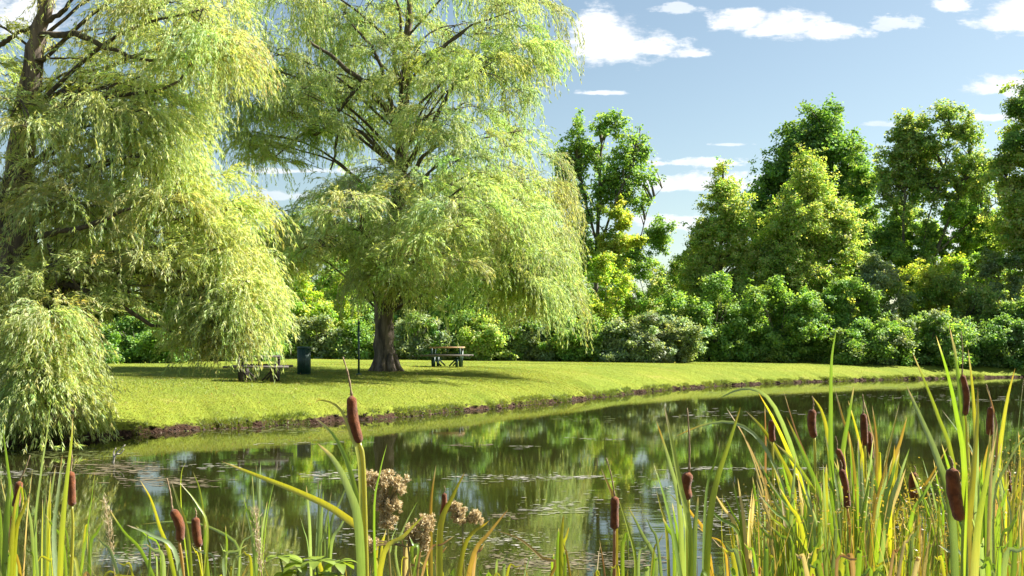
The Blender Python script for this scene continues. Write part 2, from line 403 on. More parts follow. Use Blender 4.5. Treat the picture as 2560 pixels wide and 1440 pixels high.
def bank_soil():
    rng = np.random.default_rng(6); mb = MB(); n = 4200
    a = rng.uniform(-6, 50, n); s = rng.normal(.03, .07, n); b = shore_b(a)+s
    x = a*V_AL[0]+b*V_IN[0]; y = a*V_AL[1]+b*V_IN[1]; z = np.maximum(lawn_h(s, a), 0)
    base = np.array([(1, 0, 0), (-1, 0, 0), (0, 1, 0), (0, -1, 0), (0, 0, 1), (0, 0, -1)], float)
    tri = np.array([(0, 2, 4), (2, 1, 4), (1, 3, 4), (3, 0, 4), (2, 0, 5), (1, 2, 5), (3, 1, 5), (0, 3, 5)])
    cols = np.array([(.035, .017, .010), (.06, .028, .017), (.09, .045, .027), (.025, .015, .010), (.24, .21, .17), (.10, .12, .025)])
    for i in range(n):
        k = rng.choice(6, p=(.28, .3, .2, .15, .03, .04)); r = rng.uniform(.008, .034)*(.6 if k == 4 else 1)
        v = base*rng.uniform(.6, 1.5, (6, 1))*r*np.array((1.2, 1.2, .7))@np.array([[math.cos(i), -math.sin(i), 0], [math.sin(i), math.cos(i), 0], [0, 0, 1]])
        mb.add(v+(x[i], y[i], z[i]), tris=tri, col=cols[k]*rng.uniform(.7, 1.2))
    m, t = new_mat('soil_clods'); col = t.n('ShaderNodeAttribute', attribute_name='Col').outputs[0]
    p = t.n('ShaderNodeBsdfPrincipled', ins={'Base Color': col, 'Roughness': .95}); t.n('ShaderNodeOutputMaterial', ins={0: p.outputs[0]})
    tag(mb.build('bank_soil', m), 'crumbled reddish soil and pebbles along the eroded far bank', 'soil', kind='stuff')
bank_soil()

# ------------------------------------------------------------------ willows
def limb(mb, pts, r0, r1, rng, sides=8, n=14):
    p = smooth_path(pts, n); n = len(p)
    p[1:-1] += rng.normal(0, r0*.25, (n-2, 3))
    mb.tube(p, np.linspace(1, 0, n)**.8*(r0-r1)+r1, sides, rough=.06, rng=rng)
    return p

def willow(base, D, lobes, trunk, limbs, n_leaves, leaf_l, leaf_w, cols, label, seed, drift=(0, 0)):
    rng = np.random.default_rng(seed)
    root = thing('weeping_willow', base, label, 'tree')
    tr = MB(); br = MB(); lf = MB()
    # trunk: list of (px, py, dy, radius m)
    tp = np.array([P(px, py, D+dy) for px, py, dy, r in trunk]); tp[0] = base-np.array((0, 0, .15))
    rr = np.array([t[3] for t in trunk])
    path = smooth_path(tp, 34); rad = np.interp(np.linspace(0, len(rr)-1, 34), np.arange(len(rr)), rr)
    path[3:] += rng.normal(0, .02, (31, 3))
    tr.tube(path, rad, 18, rough=.05, rng=rng)
    for k in range(7):                                              # root flare
        a = k/7*2*math.pi+rng.uniform(-.3, .3); o = np.array((math.cos(a), math.sin(a), 0))
        tr.tube([base+o*rr[0]*.55+(0, 0, rr[0]*1.3), base+o*rr[0]*.95+(0, 0, .25*rr[0]), base+o*rr[0]*1.5+(0, 0, -.12)], [rr[0]*.3, rr[0]*.28, rr[0]*.12], 7, rough=.05, rng=rng)
    for L in limbs:                                                 # limbs seen in the photograph
        pts = [P(px, py, D+dy) for px, py, dy in L[1]]
        limb(br, pts, L[0]*.78, L[0]*.25, rng)
    starts = []; dirs = []; lens = []; tints = []
    for (px, py, rx, Lp, dy, dens) in lobes:
        Y = D+dy; c = P(px, py, Y); r = rx/F*Y; Lm = Lp/F*Y
        # a branch from the trunk up to the lobe
        hz = c[2]-r*.2; k = np.argmin(np.abs(path[:, 2]-(hz-np.linalg.norm(c[:2]-path[:, :2].mean(0))*.55))); k = max(k, 9)
        p0 = path[k]; p2 = c-np.array((0, 0, r*.15)); mid = (p0+p2)/2+np.array((0, 0, .12*np.linalg.norm(p2-p0)))
        rb = min(rad[k]*.36, .020+.0065*np.linalg.norm(p2-p0))
        limb(br, [p0, mid, p2], rb, rb*.3, rng, 6, 9)
        nsub = max(4, int(8*dens)); th0 = rng.uniform(0, 6.28)
        for m in range(nsub):                                       # each lobe is a tier of smaller drooping sprays
            th = th0+m*2.399+rng.normal(0, .3); rho = math.sqrt((m+.4)/nsub)*rng.uniform(.85, 1.1)
            out = np.array((math.cos(th), math.sin(th), 0))
            drop = rng.uniform(0, .72)*Lm*(.25+.75*min(rho, 1))
            cs = c+out*r*.82*rho-np.array((0, 0, .28*r*rho*rho+drop))
            rs = r*rng.uniform(.24, .46)+.12; Ls = rng.uniform(.42, .85)*Lm*.85
            s0 = p0+(p2-p0)*rng.uniform(.6, 1)+np.array((0, 0, .1*r)); q = smooth_path([s0, (s0+cs)/2+np.array((0, 0, .12*r)), cs], 7)
            br.tube(q, np.linspace(.016, .006, 7)*(.6+.3*r), 5, caps=False)
            tnt = 1+rng.normal(0, .10)+rng.normal(0, 1, 3)*np.array((.05, .035, .12))
            for i in range(int(rng.uniform(4, 7))):
                a2 = rng.uniform(0, 6.28); o2 = nrm(np.array((math.cos(a2), math.sin(a2), 0))+out*.8)
                t = np.linspace(0, 1, 6)[:, None]
                tw = cs+o2*rs*t*rng.uniform(.5, 1.1)+np.array((0, 0, 1))*(.5*rs*t-.75*rs*t*t)+rng.normal(0, .02, (6, 3))*t
                br.tube(tw, np.linspace(.010, .004, 6), 4, caps=False)
                ns = int(rng.uniform(7, 12)); tt = rng.uniform(.05, 1, ns)**.8
                stt = np.stack([np.interp(tt, t[:, 0], tw[:, q2]) for q2 in range(3)], 1)+rng.normal(0, .022*r, (ns, 3))
                d0 = o2*.7+rng.normal(0, .22, (ns, 3))+np.array((drift[0], drift[1], .3))
                starts.append(stt); dirs.append(d0)
                lens.append(Ls*rng.uniform(.3, 1.15, ns)); tints.append(np.tile(tnt*(1+rng.normal(0, .05, 3)), (ns, 1)))
    st = np.concatenate(starts); dd = nrm(np.concatenate(dirs)); ln = np.concatenate(lens); ti = np.concatenate(tints)
    K = 12; S = len(st); pos = np.zeros((S, K+1, 3)); pos[:, 0] = st
    for k in range(K):
        ds = (ln/K)[:, None]
        dd = nrm(dd+np.array((0, 0, -1.0))*ds*1.9+rng.normal(0, .07, (S, 3)))
        pos[:, k+1] = pos[:, k]+dd*ds
    gz = ground_z(pos[:, :, 0], pos[:, :, 1])
    pos[:, :, 2] = np.maximum(pos[:, :, 2], np.maximum(gz, 0)+.12)
    pr = ln/ln.sum(); idx = rng.choice(S, n_leaves, p=pr); u = rng.uniform(0, K-.001, n_leaves)
    i0 = u.astype(int); fr = (u-i0)[:, None]
    a = pos[idx, i0]; b = pos[idx, i0+1]; p = a+(b-a)*fr; tn = nrm(b-a)
    rnd = rng.normal(0, 1, (n_leaves, 3)); perp = nrm(np.cross(tn, rnd))
    d = nrm(tn*.8+perp*.42+np.array((0, 0, -.3)))
    side = nrm(np.cross(d, rng.normal(0, 1, (n_leaves, 3))))
    c = cols[rng.integers(0, len(cols), n_leaves)]*ti[idx]*rng.uniform(.75, 1.25, (n_leaves, 1))
    lf.leaves(p, d, side, rng.uniform(.7, 1.25, n_leaves)*leaf_l, rng.uniform(.7, 1.25, n_leaves)*leaf_w, np.clip(c, .01, .75))
    # a few yellowed leaves are already in the palette
    tr.build('trunk', M_bark, root, True, base); br.build('branches', M_twig, root, True, base); lf.build('crown', M_willow, root, False, base)
    return root

W_COLS = np.array((2.76, 2.82, 2.6))*np.array([(.150, .180, .060), (.175, .20, .085), (.125, .16, .055), (.20, .21, .10), (.165, .19, .105), (.155, .185, .085), (.195, .205, .115), (.215, .20, .075), (.12, .155, .06)])
base_c = on_ground(965, 928)
D1 = base_c[1]
lobes1 = [(1000, 260, 110, 150, 3, .8), (900, 180, 80, 130, -1, .7), (1090, 120, 80, 140, 1.5, .8), (860, 30, 90, 150, 1, .8), (960, 90, 70, 120, -1.5, .6), (1050, 280, 80, 140, -2.5, .8), (770, 160, 80, 150, 1, .8),
       # px, py of the top, radius px, hanging length px, depth offset m, density
    (690, -70, 150, 330, 0, 1), (670, 110, 110, 290, -1, .9), (640, 230, 70, 220, .5, 1), (615, 150, 60, 200, -.5, .9), (630, 320, 50, 140, .8, .9), (690, 350, 60, 100, 0, .7), (780, 300, 70, 110, -1, .7), (800, 90, 120, 250, 2.5, .7), (860, -120, 180, 260, -1, .8),
    (760, 220, 90, 170, -2, .7), (700, 270, 70, 150, 1, .7),
    (1080, -170, 190, 260, 1, .8), (1240, -100, 160, 290, 0, 1), (1290, 10, 100, 220, -1, 1), (1170, 40, 140, 270, 2, .9), (1010, 0, 130, 200, 3.5, .5),
    (1300, 110, 75, 140, 0, 1), (1230, 140, 110, 200, -2.5, 1), (910, 250, 90, 150, 2, .5), (1160, 250, 130, 190, 2, 1), (1100, 200, 100, 200, -3, .8),
    (950, 400, 130, 230, -2.5, 1.1), (870, 440, 80, 180, -1, .9), (1080, 330, 140, 260, -.5, 1), (1310, 310, 90, 230, 1, 1), (1225, 400, 130, 300, -2, 1.1), (1150, 420, 100, 200, 3, 1),
    (1320, 430, 95, 330, 0, 1.2), (1365, 560, 55, 250, -.5, 1.2), (1300, 600, 80, 230, -1, 1.1), (1010, 660, 60, 130, -2.5, 1), (760, 515, 110, 200, 0, 1.2), (705, 550, 70, 170, 1, 1.1), (690, 600, 45, 130, 0, 1), (860, 540, 110, 190, 2, 1), (980, 590, 110, 215, -3, 1.1),
    (1060, 520, 120, 250, -2.5, 1.1), (1000, 520, 110, 160, 2, 1), (1350, 580, 70, 250, 0, 1.1), (1270, 560, 105, 250, -2.5, 1.1), (1200, 540, 110, 180, 1, 1), (1375, 690, 50, 140, -.5, 1),
    (1300, 690, 90, 150, 1.5, .8), (930, 640, 60, 130, 1, .9), (900, 100, 90, 150, 1.5, .7), (980, 180, 80, 130, 2.5, .6), (1060, 90, 90, 160, -1.5, .8), (930, -20, 110, 170, .5, .8), (830, 200, 90, 150, .5, .8), (880, 320, 80, 120, 3, .6),
     (1000, 560, 110, 150, -5, 1), (1120, 500, 120, 170, -5.5, 1), (900, 540, 100, 140, -4.5, .9), (1220, 500, 120, 190, -5, 1), (1040, 420, 110, 150, -5, 1), (800, 560, 90, 120, -4, .8), (1180, 330, 100, 160, -4.5, .9), (1290, 480, 90, 200, -4, 1),
     (870, 460, 80, 130, -6.5, .8), (1160, 450, 90, 150, -6.5, .8), (1000, 600, 80, 110, -7, .8), (1100, 560, 80, 130, -7, .8)]
trunk1 = [(965, 930, 0, .46), (962, 905, 0, .38), (960, 850, 0, .35), (961, 760, 0, .33), (975, 640, 0, .33), (992, 520, .1, .29), (1002, 400, .2, .24), (1010, 250, .2, .19), (1016, 120, .3, .14), (1026, -20, .3, .10), (1035, -150, .3, .05)]
limbs1 = [(.16, [(1000, 380, 0), (975, 290, -.4), (905, 205, -1), (830, 140, -1.4), (770, 100, -1.6)]),
          (.11, [(985, 310, -.2), (962, 200, -.6), (930, 120, -.8), (880, 60, -.8)]),
          (.12, [(1010, 230, 0), (985, 150, .3), (1000, 60, .4), (985, -60, .4)]),
          (.10, [(1010, 175, -.2), (1060, 140, -.8), (1120, 110, -1.2), (1180, 60, -1.4)]),
          (.14, [(1000, 440, -.3), (1070, 330, -1), (1140, 200, -1.6), (1190, 130, -2)]),
          (.16, [(985, 560, -.4), (1090, 560, -1.5), (1140, 585, -2.6), (1165, 535, -3), (1230, 520, -3.3)]),
          (.15, [(985, 590, -.3), (1010, 470, -1), (1045, 410, -1.5), (1110, 350, -1.6)]),
          (.15, [(970, 690, -.2), (900, 610, -1), (840, 625, -1.2), (780, 580, -1), (730, 560, -.5)]),
          (.10, [(990, 420, 0), (900, 330, -.5), (850, 330, -.8), (838, 380, -.8), (826, 425, -.8)]),
          (.09, [(905, 205, -1), (800, 330, -.6), (760, 335, -.6), (690, 390, -.4)]),
          (.08, [(958, 770, .1), (930, 720, .2), (905, 650, .3)])]
willow(base_c, D1, lobes1, trunk1, limbs1, 500000, .15, .024, W_COLS*np.array((.86, .92, .95)), 'tall weeping willow with a bare grey trunk on the lawn by the picnic table', 11, (.1, 0))

base_l = on_ground(70, 1022)
D2 = base_l[1]
lobes2 = [(480, -80, 110, 330, 0, 1.1), (520, 10, 70, 270, -.6, 1.1), (370, -60, 130, 290, .6, 1), (550, 90, 50, 180, .2, 1), (250, -140, 130, 200, 0, .8), (310, 60, 90, 130, 1.2, .7),
          (420, 130, 110, 150, 1.2, .8), (60, -160, 150, 180, 0, .6), (-60, 40, 100, 240, 0, .8), (30, 190, 80, 140, 1.5, .6), (250, 150, 80, 150, .4, .8), (350, 180, 80, 170, -.4, .9), (140, 190, 70, 150, .6, .7), (420, 230, 60, 170, .2, .9),
          (50, 240, 100, 300, -1.2, 1.1), (170, 210, 100, 300, -.4, 1.1), (290, 195, 110, 350, -.8, 1.2), (375, 275, 90, 350, 0, 1.2), (320, 330, 120, 320, .9, 1),
          (420, 360, 70, 300, -.4, 1.1), (535, 425, 70, 260, .3, 1.1), (460, 470, 100, 300, -.6, 1.1), (585, 515, 48, 240, 0, 1.1), (300, 480, 130, 260, .4, 1), (180, 450, 120, 260, -1.2, 1),
          (90, 480, 100, 260, .4, 1), (-20, 420, 110, 300, -.5, 1), (210, 560, 100, 190, .9, .8), (510, 620, 85, 280, -.3, 1.2), (565, 660, 50, 250, 0, 1.2), (240, 640, 90, 180, -1.3, 1), (140, 650, 90, 170, -1.6, 1), (330, 690, 80, 130, -1, .9), (470, 640, 90, 220, .4, 1.1),
          (390, 600, 100, 180, -.8, 1), (600, 770, 30, 150, -.2, 1.1), (520, 770, 65, 150, .5, 1), (300, 630, 100, 140, 0, .9), (560, 810, 45, 130, -.3, 1.1), (480, 790, 55, 110, .2, 1), (630, 690, 30, 90, 0, .7), (580, 690, 36, 270, -.9, .9), (520, 700, 44, 230, -.8, .9), (618, 720, 18, 220, -.8, .8),
          (110, 775, 40, 330, -2.4, 1.3), (70, 770, 45, 300, -2.0, 1.2), (145, 840, 20, 260, -2.4, 1.2), (120, 860, 30, 250, -2.0, 1.2), (80, 880, 36, 220, -2.4, 1.1), (30, 760, 70, 230, -1.8, 1.1), (-50, 700, 90, 280, -1.5, 1), (60, 620, 100, 180, .5, .8),
          (130, 910, 22, 180, -2.6, 1), (80, 880, 45, 150, -2.6, 1)]
trunk2 = [(70, 1022, 0, .55), (66, 980, 0, .43), (55, 850, 0, .38), (45, 700, 0, .35), (40, 500, 0, .30), (58, 320, 0, .22), (78, 180, 0, .18), (98, 80, 0, .145), (125, -20, 0, .11), (150, -150, 0, .06)]
limbs2 = [(.09, [(95, 95, 0), (150, 85, -.2), (210, 92, -.3), (260, 118, -.4), (330, 145, -.5), (400, 150, -.5)]),
          (.035, [(80, 150, -.1), (140, 146, -.2), (205, 145, -.3)]),
          (.07, [(-10, 120, 0), (40, 88, 0), (95, 58, 0)]),
          (.07, [(110, 60, 0), (165, 20, -.2), (200, -40, -.3)]),
          (.06, [(104, 60, 0), (95, 0, .2), (90, -80, .2)]),
          (.10, [(45, 650, -.3), (80, 600, -.9), (140, 580, -1.3), (230, 560, -1.5), (330, 520, -1.4)]),
          (.09, [(50, 720, -.2), (110, 706, -.8), (180, 712, -1.2), (270, 755, -1.4), (360, 800, -1.3), (430, 830, -1.0)]),
          (.05, [(115, 610, -1), (150, 660, -1.3), (200, 720, -1.5), (265, 765, -1.5)]),
          (.05, [(270, 660, -.8), (310, 700, -1), (330, 760, -1)]),
          (.06, [(50, 480, 0), (180, 430, -.6), (270, 400, -.9), (370, 390, -1)]),
          (.06, [(70, 330, 0), (200, 260, -.4), (360, 230, -.6), (440, 205, -.6), (520, 90, -.4)])]
willow(base_l, D2, lobes2, trunk2, limbs2, 440000, .105, .0155, W_COLS*np.array((1.06, 1.05, 1.05)), 'nearer weeping willow with pale yellow-green curtains hanging to the water\'s edge', 12, (.15, 0))

# ------------------------------------------------------------------ trees and shrubs of the wood edge
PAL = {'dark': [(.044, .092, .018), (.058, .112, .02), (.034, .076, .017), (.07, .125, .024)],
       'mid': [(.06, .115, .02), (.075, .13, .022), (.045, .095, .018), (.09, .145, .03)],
       'bright': [(.10, .18, .018), (.125, .20, .02), (.075, .15, .016), (.15, .21, .03)],
       'yellow': [(.100, .165, .03), (.125, .185, .04), (.075, .14, .025), (.15, .195, .05)],
       'olive': [(.078, .13, .03), (.10, .15, .04), (.062, .115, .028), (.125, .155, .045)],
       'grey': [(.08, .115, .05), (.10, .135, .065), (.06, .095, .04), (.08, .11, .045)],
       'gold': [(.13, .18, .025), (.12, .18, .025), (.10, .165, .02), (.15, .18, .03)]}

def foliage(mb, br, rng, lobes, n_leaves, leaf, pal, D, trunk_path=None, clump=.55, fill=.6, flat=.7):
    """lobes: centre, radii (3).  Leaf clumps spread through each lobe, thicker towards its surface"""
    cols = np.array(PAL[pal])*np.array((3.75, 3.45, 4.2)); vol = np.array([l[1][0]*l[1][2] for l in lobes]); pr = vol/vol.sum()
    cen = []; crad = []; out = []
    ncl = max(20, int(vol.sum()*math.pi/(clump*clump*1.1)*2.6*fill))
    li = rng.choice(len(lobes), ncl, p=pr)
    boughs = []
    for c, r in lobes:                                              # boughs radiating from the middle of each lobe
        nb = int(rng.uniform(16, 24)); dd = nrm(rng.normal(0, 1, (nb, 3))+np.array((0, 0, .35)))
        boughs.append((dd, rng.uniform(.6, 1.45, nb)))
    for i in li:
        c, r = lobes[i]; dd, ll = boughs[i]; k = rng.integers(len(dd)); t = rng.uniform(.12, 1)**.7
        p = c+dd[k]*np.array(r)*ll[k]*t+rng.normal(0, .16, 3)*clump*2*(1.1-t)
        cen.append(p); crad.append(clump*rng.uniform(.45, 1.0)*(1.25-.75*t)); out.append(dd[k])
    cen = np.array(cen); crad = np.array(crad); out = np.array(out)
    n_leaves = int(n_leaves*1.75)
    w = crad**2; idx = rng.choice(ncl, n_leaves, p=w/w.sum())
    p = cen[idx]+rng.normal(0, 1, (n_leaves, 3))*crad[idx][:, None]*np.array((.55, .55, .55*flat))
    gz = ground_z(p[:, 0], p[:, 1]); p[:, 2] = np.maximum(p[:, 2], gz+.03)
    nm = nrm(np.array((0, 0, .7))+out[idx]*.5+rng.normal(0, .55, (n_leaves, 3)))
    d = nrm(np.cross(nm, rng.normal(0, 1, (n_leaves, 3)))+np.array((0, 0, -.25))); side = nrm(np.cross(nm, d))
    tint = 1+rng.normal(0, .16, (ncl, 1))+rng.normal(0, 1, (ncl, 3))*np.array((.07, .04, .12))
    c = cols[rng.integers(0, len(cols), n_leaves)]*tint[idx]*rng.uniform(.75, 1.25, (n_leaves, 1))
    leaf = leaf*.82
    mb.leaves(p, d, side, leaf*rng.uniform(.7, 1.3, n_leaves), leaf*.62*rng.uniform(.8, 1.2, n_leaves), np.clip(c, .008, .6))
    if br is not None and trunk_path is not None:
        for i in rng.choice(ncl, min(ncl, 70), replace=False):
            k = np.argmin(np.linalg.norm(trunk_path-(cen[i]-np.array((0, 0, 1.0))), axis=1)); a = trunk_path[k]
            br.tube(smooth_path([a, (a+cen[i])/2+np.array((0, 0, .1)), cen[i]], 5), np.linspace(.05, .012, 5), 4, caps=False)

def wood_tree(name, label, px, Y, lobes, trunks, n_leaves, leaf, pal, seed, clump=.55, fill=.6, second=None, group=None):
    """lobes in pixels (cx, cy, rx, ry, depth offset); trunks: list of pixel polylines with a radius"""
    rng = np.random.default_rng(seed); base = at_depth(px, Y, 0)
    root = thing(name, base, label, 'tree', group)
    L = [(P(cx, cy, Y+dy), (rx/F*Y, max(rx, ry)*.85/F*Y, ry/F*Y)) for cx, cy, rx, ry, dy in lobes]
    n0 = len(L)
    for i in range(n0):                                             # lesser boughs between neighbouring masses
        ds = sorted((np.linalg.norm(L[i][0]-L[k][0]), k) for k in range(n0) if k != i)[:3]
        for dist, k in ds[:3 if fill > .55 else 2]:
            f = rng.uniform(.35, .65); q = np.array(L[i][1])*f+np.array(L[k][1])*(1-f)
            L.append((L[i][0]*(1-f)+L[k][0]*f+rng.normal(0, .25, 3)*q[0], tuple(q*rng.uniform(.55, .85))))
    tr = MB(); br = MB(); lf = MB(); allp = []
    for k, (r, pts) in enumerate(trunks):
        pp = [P(a, b, Y+(c if len(q) > 2 else 0)) for q in pts for a, b, c in [(q[0], q[1], q[2] if len(q) > 2 else 0)]]
        if k == 0: pp[0] = base-np.array((0, 0, .2))
        path = smooth_path(pp, 16); (tr if k == 0 else br).tube(path, np.linspace(r, r*.25, 16), 8, rough=.06, rng=rng); allp.append(path)
    path = np.concatenate(allp)
    for c, r in L:
        k = np.argmin(np.linalg.norm(path-(c-np.array((0, 0, r[2]*.8))), axis=1)); a = path[k]
        br.tube(smooth_path([a, (a+c)/2+np.array((0, 0, .3)), c], 7), np.linspace(.10, .03, 7), 5, caps=False)
    foliage(lf, br, rng, L, n_leaves, leaf, pal, Y, path, clump, fill)
    if second:
        L2 = [(P(cx, cy, Y+dy), (rx/F*Y, rx*.85/F*Y, ry/F*Y)) for cx, cy, rx, ry, dy in second[0]]
        foliage(lf, None, rng, L2, second[2], leaf, second[1], Y, None, clump, fill)
    tr.build('trunk', M_dark_bark, root, True, base); br.build('branches', M_dark_bark, root, True, base); lf.build('crown', M_leaf, root, False, base)
    return root

# the airy tree behind the tall willow
wood_tree('deciduous_tree', 'airy open-crowned tree with sky showing through, right behind the tall willow', 1490, 66,
          [(1450, 320, 55, 45, 0), (1530, 325, 60, 45, -1), (1590, 365, 50, 50, 0), (1480, 400, 75, 60, 1), (1560, 420, 70, 55, -1), (1620, 450, 40, 40, 0), (1440, 480, 60, 60, 0), (1520, 490, 70, 50, 0),
           (1450, 590, 50, 70, 0), (1600, 510, 35, 45, 0), (1480, 660, 60, 60, 0), (1410, 400, 35, 60, 0)],
          [(.20, [(1490, 895), (1490, 700), (1495, 560), (1500, 430), (1505, 330)]), (.09, [(1492, 640), (1540, 500, -1), (1580, 420, -1), (1600, 350, 0)]),
           (.09, [(1490, 600), (1455, 470), (1440, 380)]), (.10, [(1470, 880), (1450, 700), (1425, 600), (1415, 500)]), (.04, [(1600, 600), (1625, 510), (1660, 465)])],
          15000, .24, 'mid', 21, .36, .75, ([(1545, 540, 50, 45, -2), (1560, 610, 45, 55, -2), (1515, 640, 45, 45, -2)], 'gold', 9000))
# the big dark tree at the back
wood_tree('deciduous_tree', 'tall dark green round-headed tree standing behind the pale birches', 2060, 80,
          [(2060, 310, 75, 55, 0), (1990, 370, 70, 60, 0), (2110, 370, 70, 60, 0), (1930, 440, 60, 50, 0), (2050, 440, 110, 70, -1), (2150, 460, 60, 70, 0), (1900, 510, 50, 60, 0), (2000, 560, 120, 90, 0), (2140, 580, 80, 90, 0), (1940, 620, 70, 70, 0), (2100, 700, 110, 90, 0)],
          [(.42, [(2060, 895), (2060, 650), (2065, 450), (2065, 330)]), (.2, [(2060, 650), (1980, 500), (1940, 440)]), (.2, [(2062, 600), (2120, 450), (2130, 380)])],
          46000, .33, 'dark', 22, .8, .8)
# two pale birch-like cones
wood_tree('birch_tree', 'slender pale birch with a narrow pointed top, beside the gap of sky', 1800, 66,
          [(1808, 430, 22, 35, 0), (1815, 480, 45, 40, 0), (1800, 530, 60, 45, 0), (1780, 590, 75, 50, 0), (1840, 560, 55, 60, -1), (1770, 660, 85, 60, 0), (1860, 650, 60, 70, 0), (1790, 740, 95, 70, 0), (1750, 620, 40, 30, 0), (1810, 800, 100, 60, 0), (1850, 730, 80, 60, -1), (1730, 700, 50, 40, 0)],
          [(.16, [(1800, 890), (1800, 700), (1806, 540), (1808, 410)]), (.08, [(1802, 760), (1780, 640), (1760, 590)])],
          50000, .20, 'yellow', 23, .5, .8)
wood_tree('birch_tree', 'full yellow-green cone-shaped birch in front of the tall dark tree', 2010, 66,
          [(2025, 400, 40, 35, 0), (2020, 460, 70, 50, 0), (1990, 520, 80, 55, 0), (2060, 530, 70, 60, 0), (1960, 590, 90, 60, 0), (2060, 620, 90, 70, 0), (1990, 680, 110, 70, -1), (2080, 720, 80, 70, 0), (1930, 700, 80, 60, 0), (2000, 780, 110, 60, 0), (2125, 640, 40, 40, 0), (1940, 790, 90, 60, 0), (2070, 800, 90, 60, -1), (1900, 640, 45, 45, 0), (2110, 560, 40, 50, 0), (2030, 560, 90, 60, -2)],
          [(.2, [(2010, 890), (2012, 700), (2018, 540), (2024, 390)]), (.09, [(2012, 740), (1970, 620), (1950, 560)])],
          68000, .21, 'yellow', 24, .55, .9)
# airy olive tree with leaning limbs
wood_tree('deciduous_tree', 'tall olive-tinged tree with a dark leaning limb, sky showing through its crown', 2330, 72,
          [(2370, 290, 60, 40, 0), (2270, 320, 50, 45, 0), (2410, 330, 45, 45, 0), (2320, 370, 80, 50, 0), (2240, 390, 50, 50, 0), (2400, 420, 60, 60, 0), (2300, 450, 75, 50, 1), (2240, 490, 60, 55, 0), (2470, 420, 50, 45, 0),
           (2360, 500, 70, 45, 0), (2450, 490, 55, 40, 0), (2210, 440, 40, 50, 0)],
          [(.20, [(2300, 895), (2330, 720), (2345, 620), (2400, 480), (2430, 360)]), (.13, [(2260, 890), (2258, 600), (2265, 420), (2268, 330)]), (.09, [(2345, 630), (2420, 560), (2500, 500)]), (.08, [(2300, 880), (2310, 600), (2360, 420), (2375, 300)])],
          26000, .25, 'olive', 25, .40, .75, ([(2230, 590, 70, 60, 1), (2330, 600, 80, 55, 1), (2420, 610, 70, 55, 1), (2260, 670, 110, 60, 1), (2400, 540, 60, 45, 0), (2240, 640, 90, 60, 0), (2380, 690, 100, 60, 0), (2480, 560, 50, 40, 0)], 'mid', 30000))
wood_tree('deciduous_tree', 'yellow-green tree at the far right edge, behind the reeds', 2545, 66,
          [(2560, 310, 40, 30, 0), (2590, 220, 60, 60, 0), (2560, 400, 50, 45, 0), (2500, 420, 50, 40, 0), (2550, 490, 70, 50, 0), (2530, 570, 70, 50, 0), (2600, 480, 80, 100, 0), (2570, 640, 80, 60, 0), (2640, 640, 90, 140, 0)],
          [(.3, [(2600, 900), (2595, 650), (2590, 400), (2590, 250)]), (.12, [(2595, 640), (2550, 520), (2510, 430)])],
          42000, .23, 'yellow', 26, .55, .7, ([(2560, 270, 50, 18, -1), (2555, 345, 45, 25, -1)], 'dark', 4500))

def shrub(label, px, top, halfw, base_y_depth, pal, seed, n=15000, leaf=.2, clump=.5, second=None, group='shrubs along the edge of the wood', name='shrub'):
    rng = np.random.default_rng(seed); Y = base_y_depth; base = at_depth(px, Y, 0)
    root = thing(name, base, label, 'shrub', group)
    H = P(px, top, Y)[2]-base[2]; W = halfw/F*Y; L = []
    H *= 1.05; W *= 1.15
    for k in range(13):
        u = rng.uniform(-.95, .95); h = rng.uniform(.12, .92)*(1-.5*u*u)
        r = W*rng.uniform(.2, .42)
        L.append((base+np.array((u*W, rng.uniform(-.5, .5)*W, h*H)), (r, r, min(r*rng.uniform(.8, 1.5), H*.3))))
    L.append((base+np.array((rng.uniform(-.2, .2)*W, 0, H*.84)), (W*.33, W*.33, H*.18))); L.append((base+np.array((0, 0, H*.3)), (W*.85, W*.6, H*.3)))
    for k in range(4): L.append((base+np.array(((k-1.5)*W*.5, -W*.2, H*.10)), (W*.35, W*.35, H*.14)))
    lf = MB(); st = MB()
    for k in range(6):
        a = rng.uniform(0, 6.28); e = base+np.array((math.cos(a)*W*.5, math.sin(a)*W*.5, H*.7))
        st.tube(smooth_path([base+np.array((math.cos(a)*.15, math.sin(a)*.15, -.1)), base+np.array((math.cos(a)*W*.2, math.sin(a)*W*.2, H*.4)), e], 7), np.linspace(.05, .015, 7), 5, caps=False)
    n = int(n*1.2)
    foliage(lf, None, rng, L, n, leaf, pal, Y, None, clump, .9)
    if second:
        foliage(lf, None, rng, L[:4]+L[-2:-1], second[1], leaf, second[0], Y, None, clump*.8, .5)
    st.build('stems', M_dark_bark, root, True, base); lf.build('foliage', M_leaf, root, False, base)
    return root

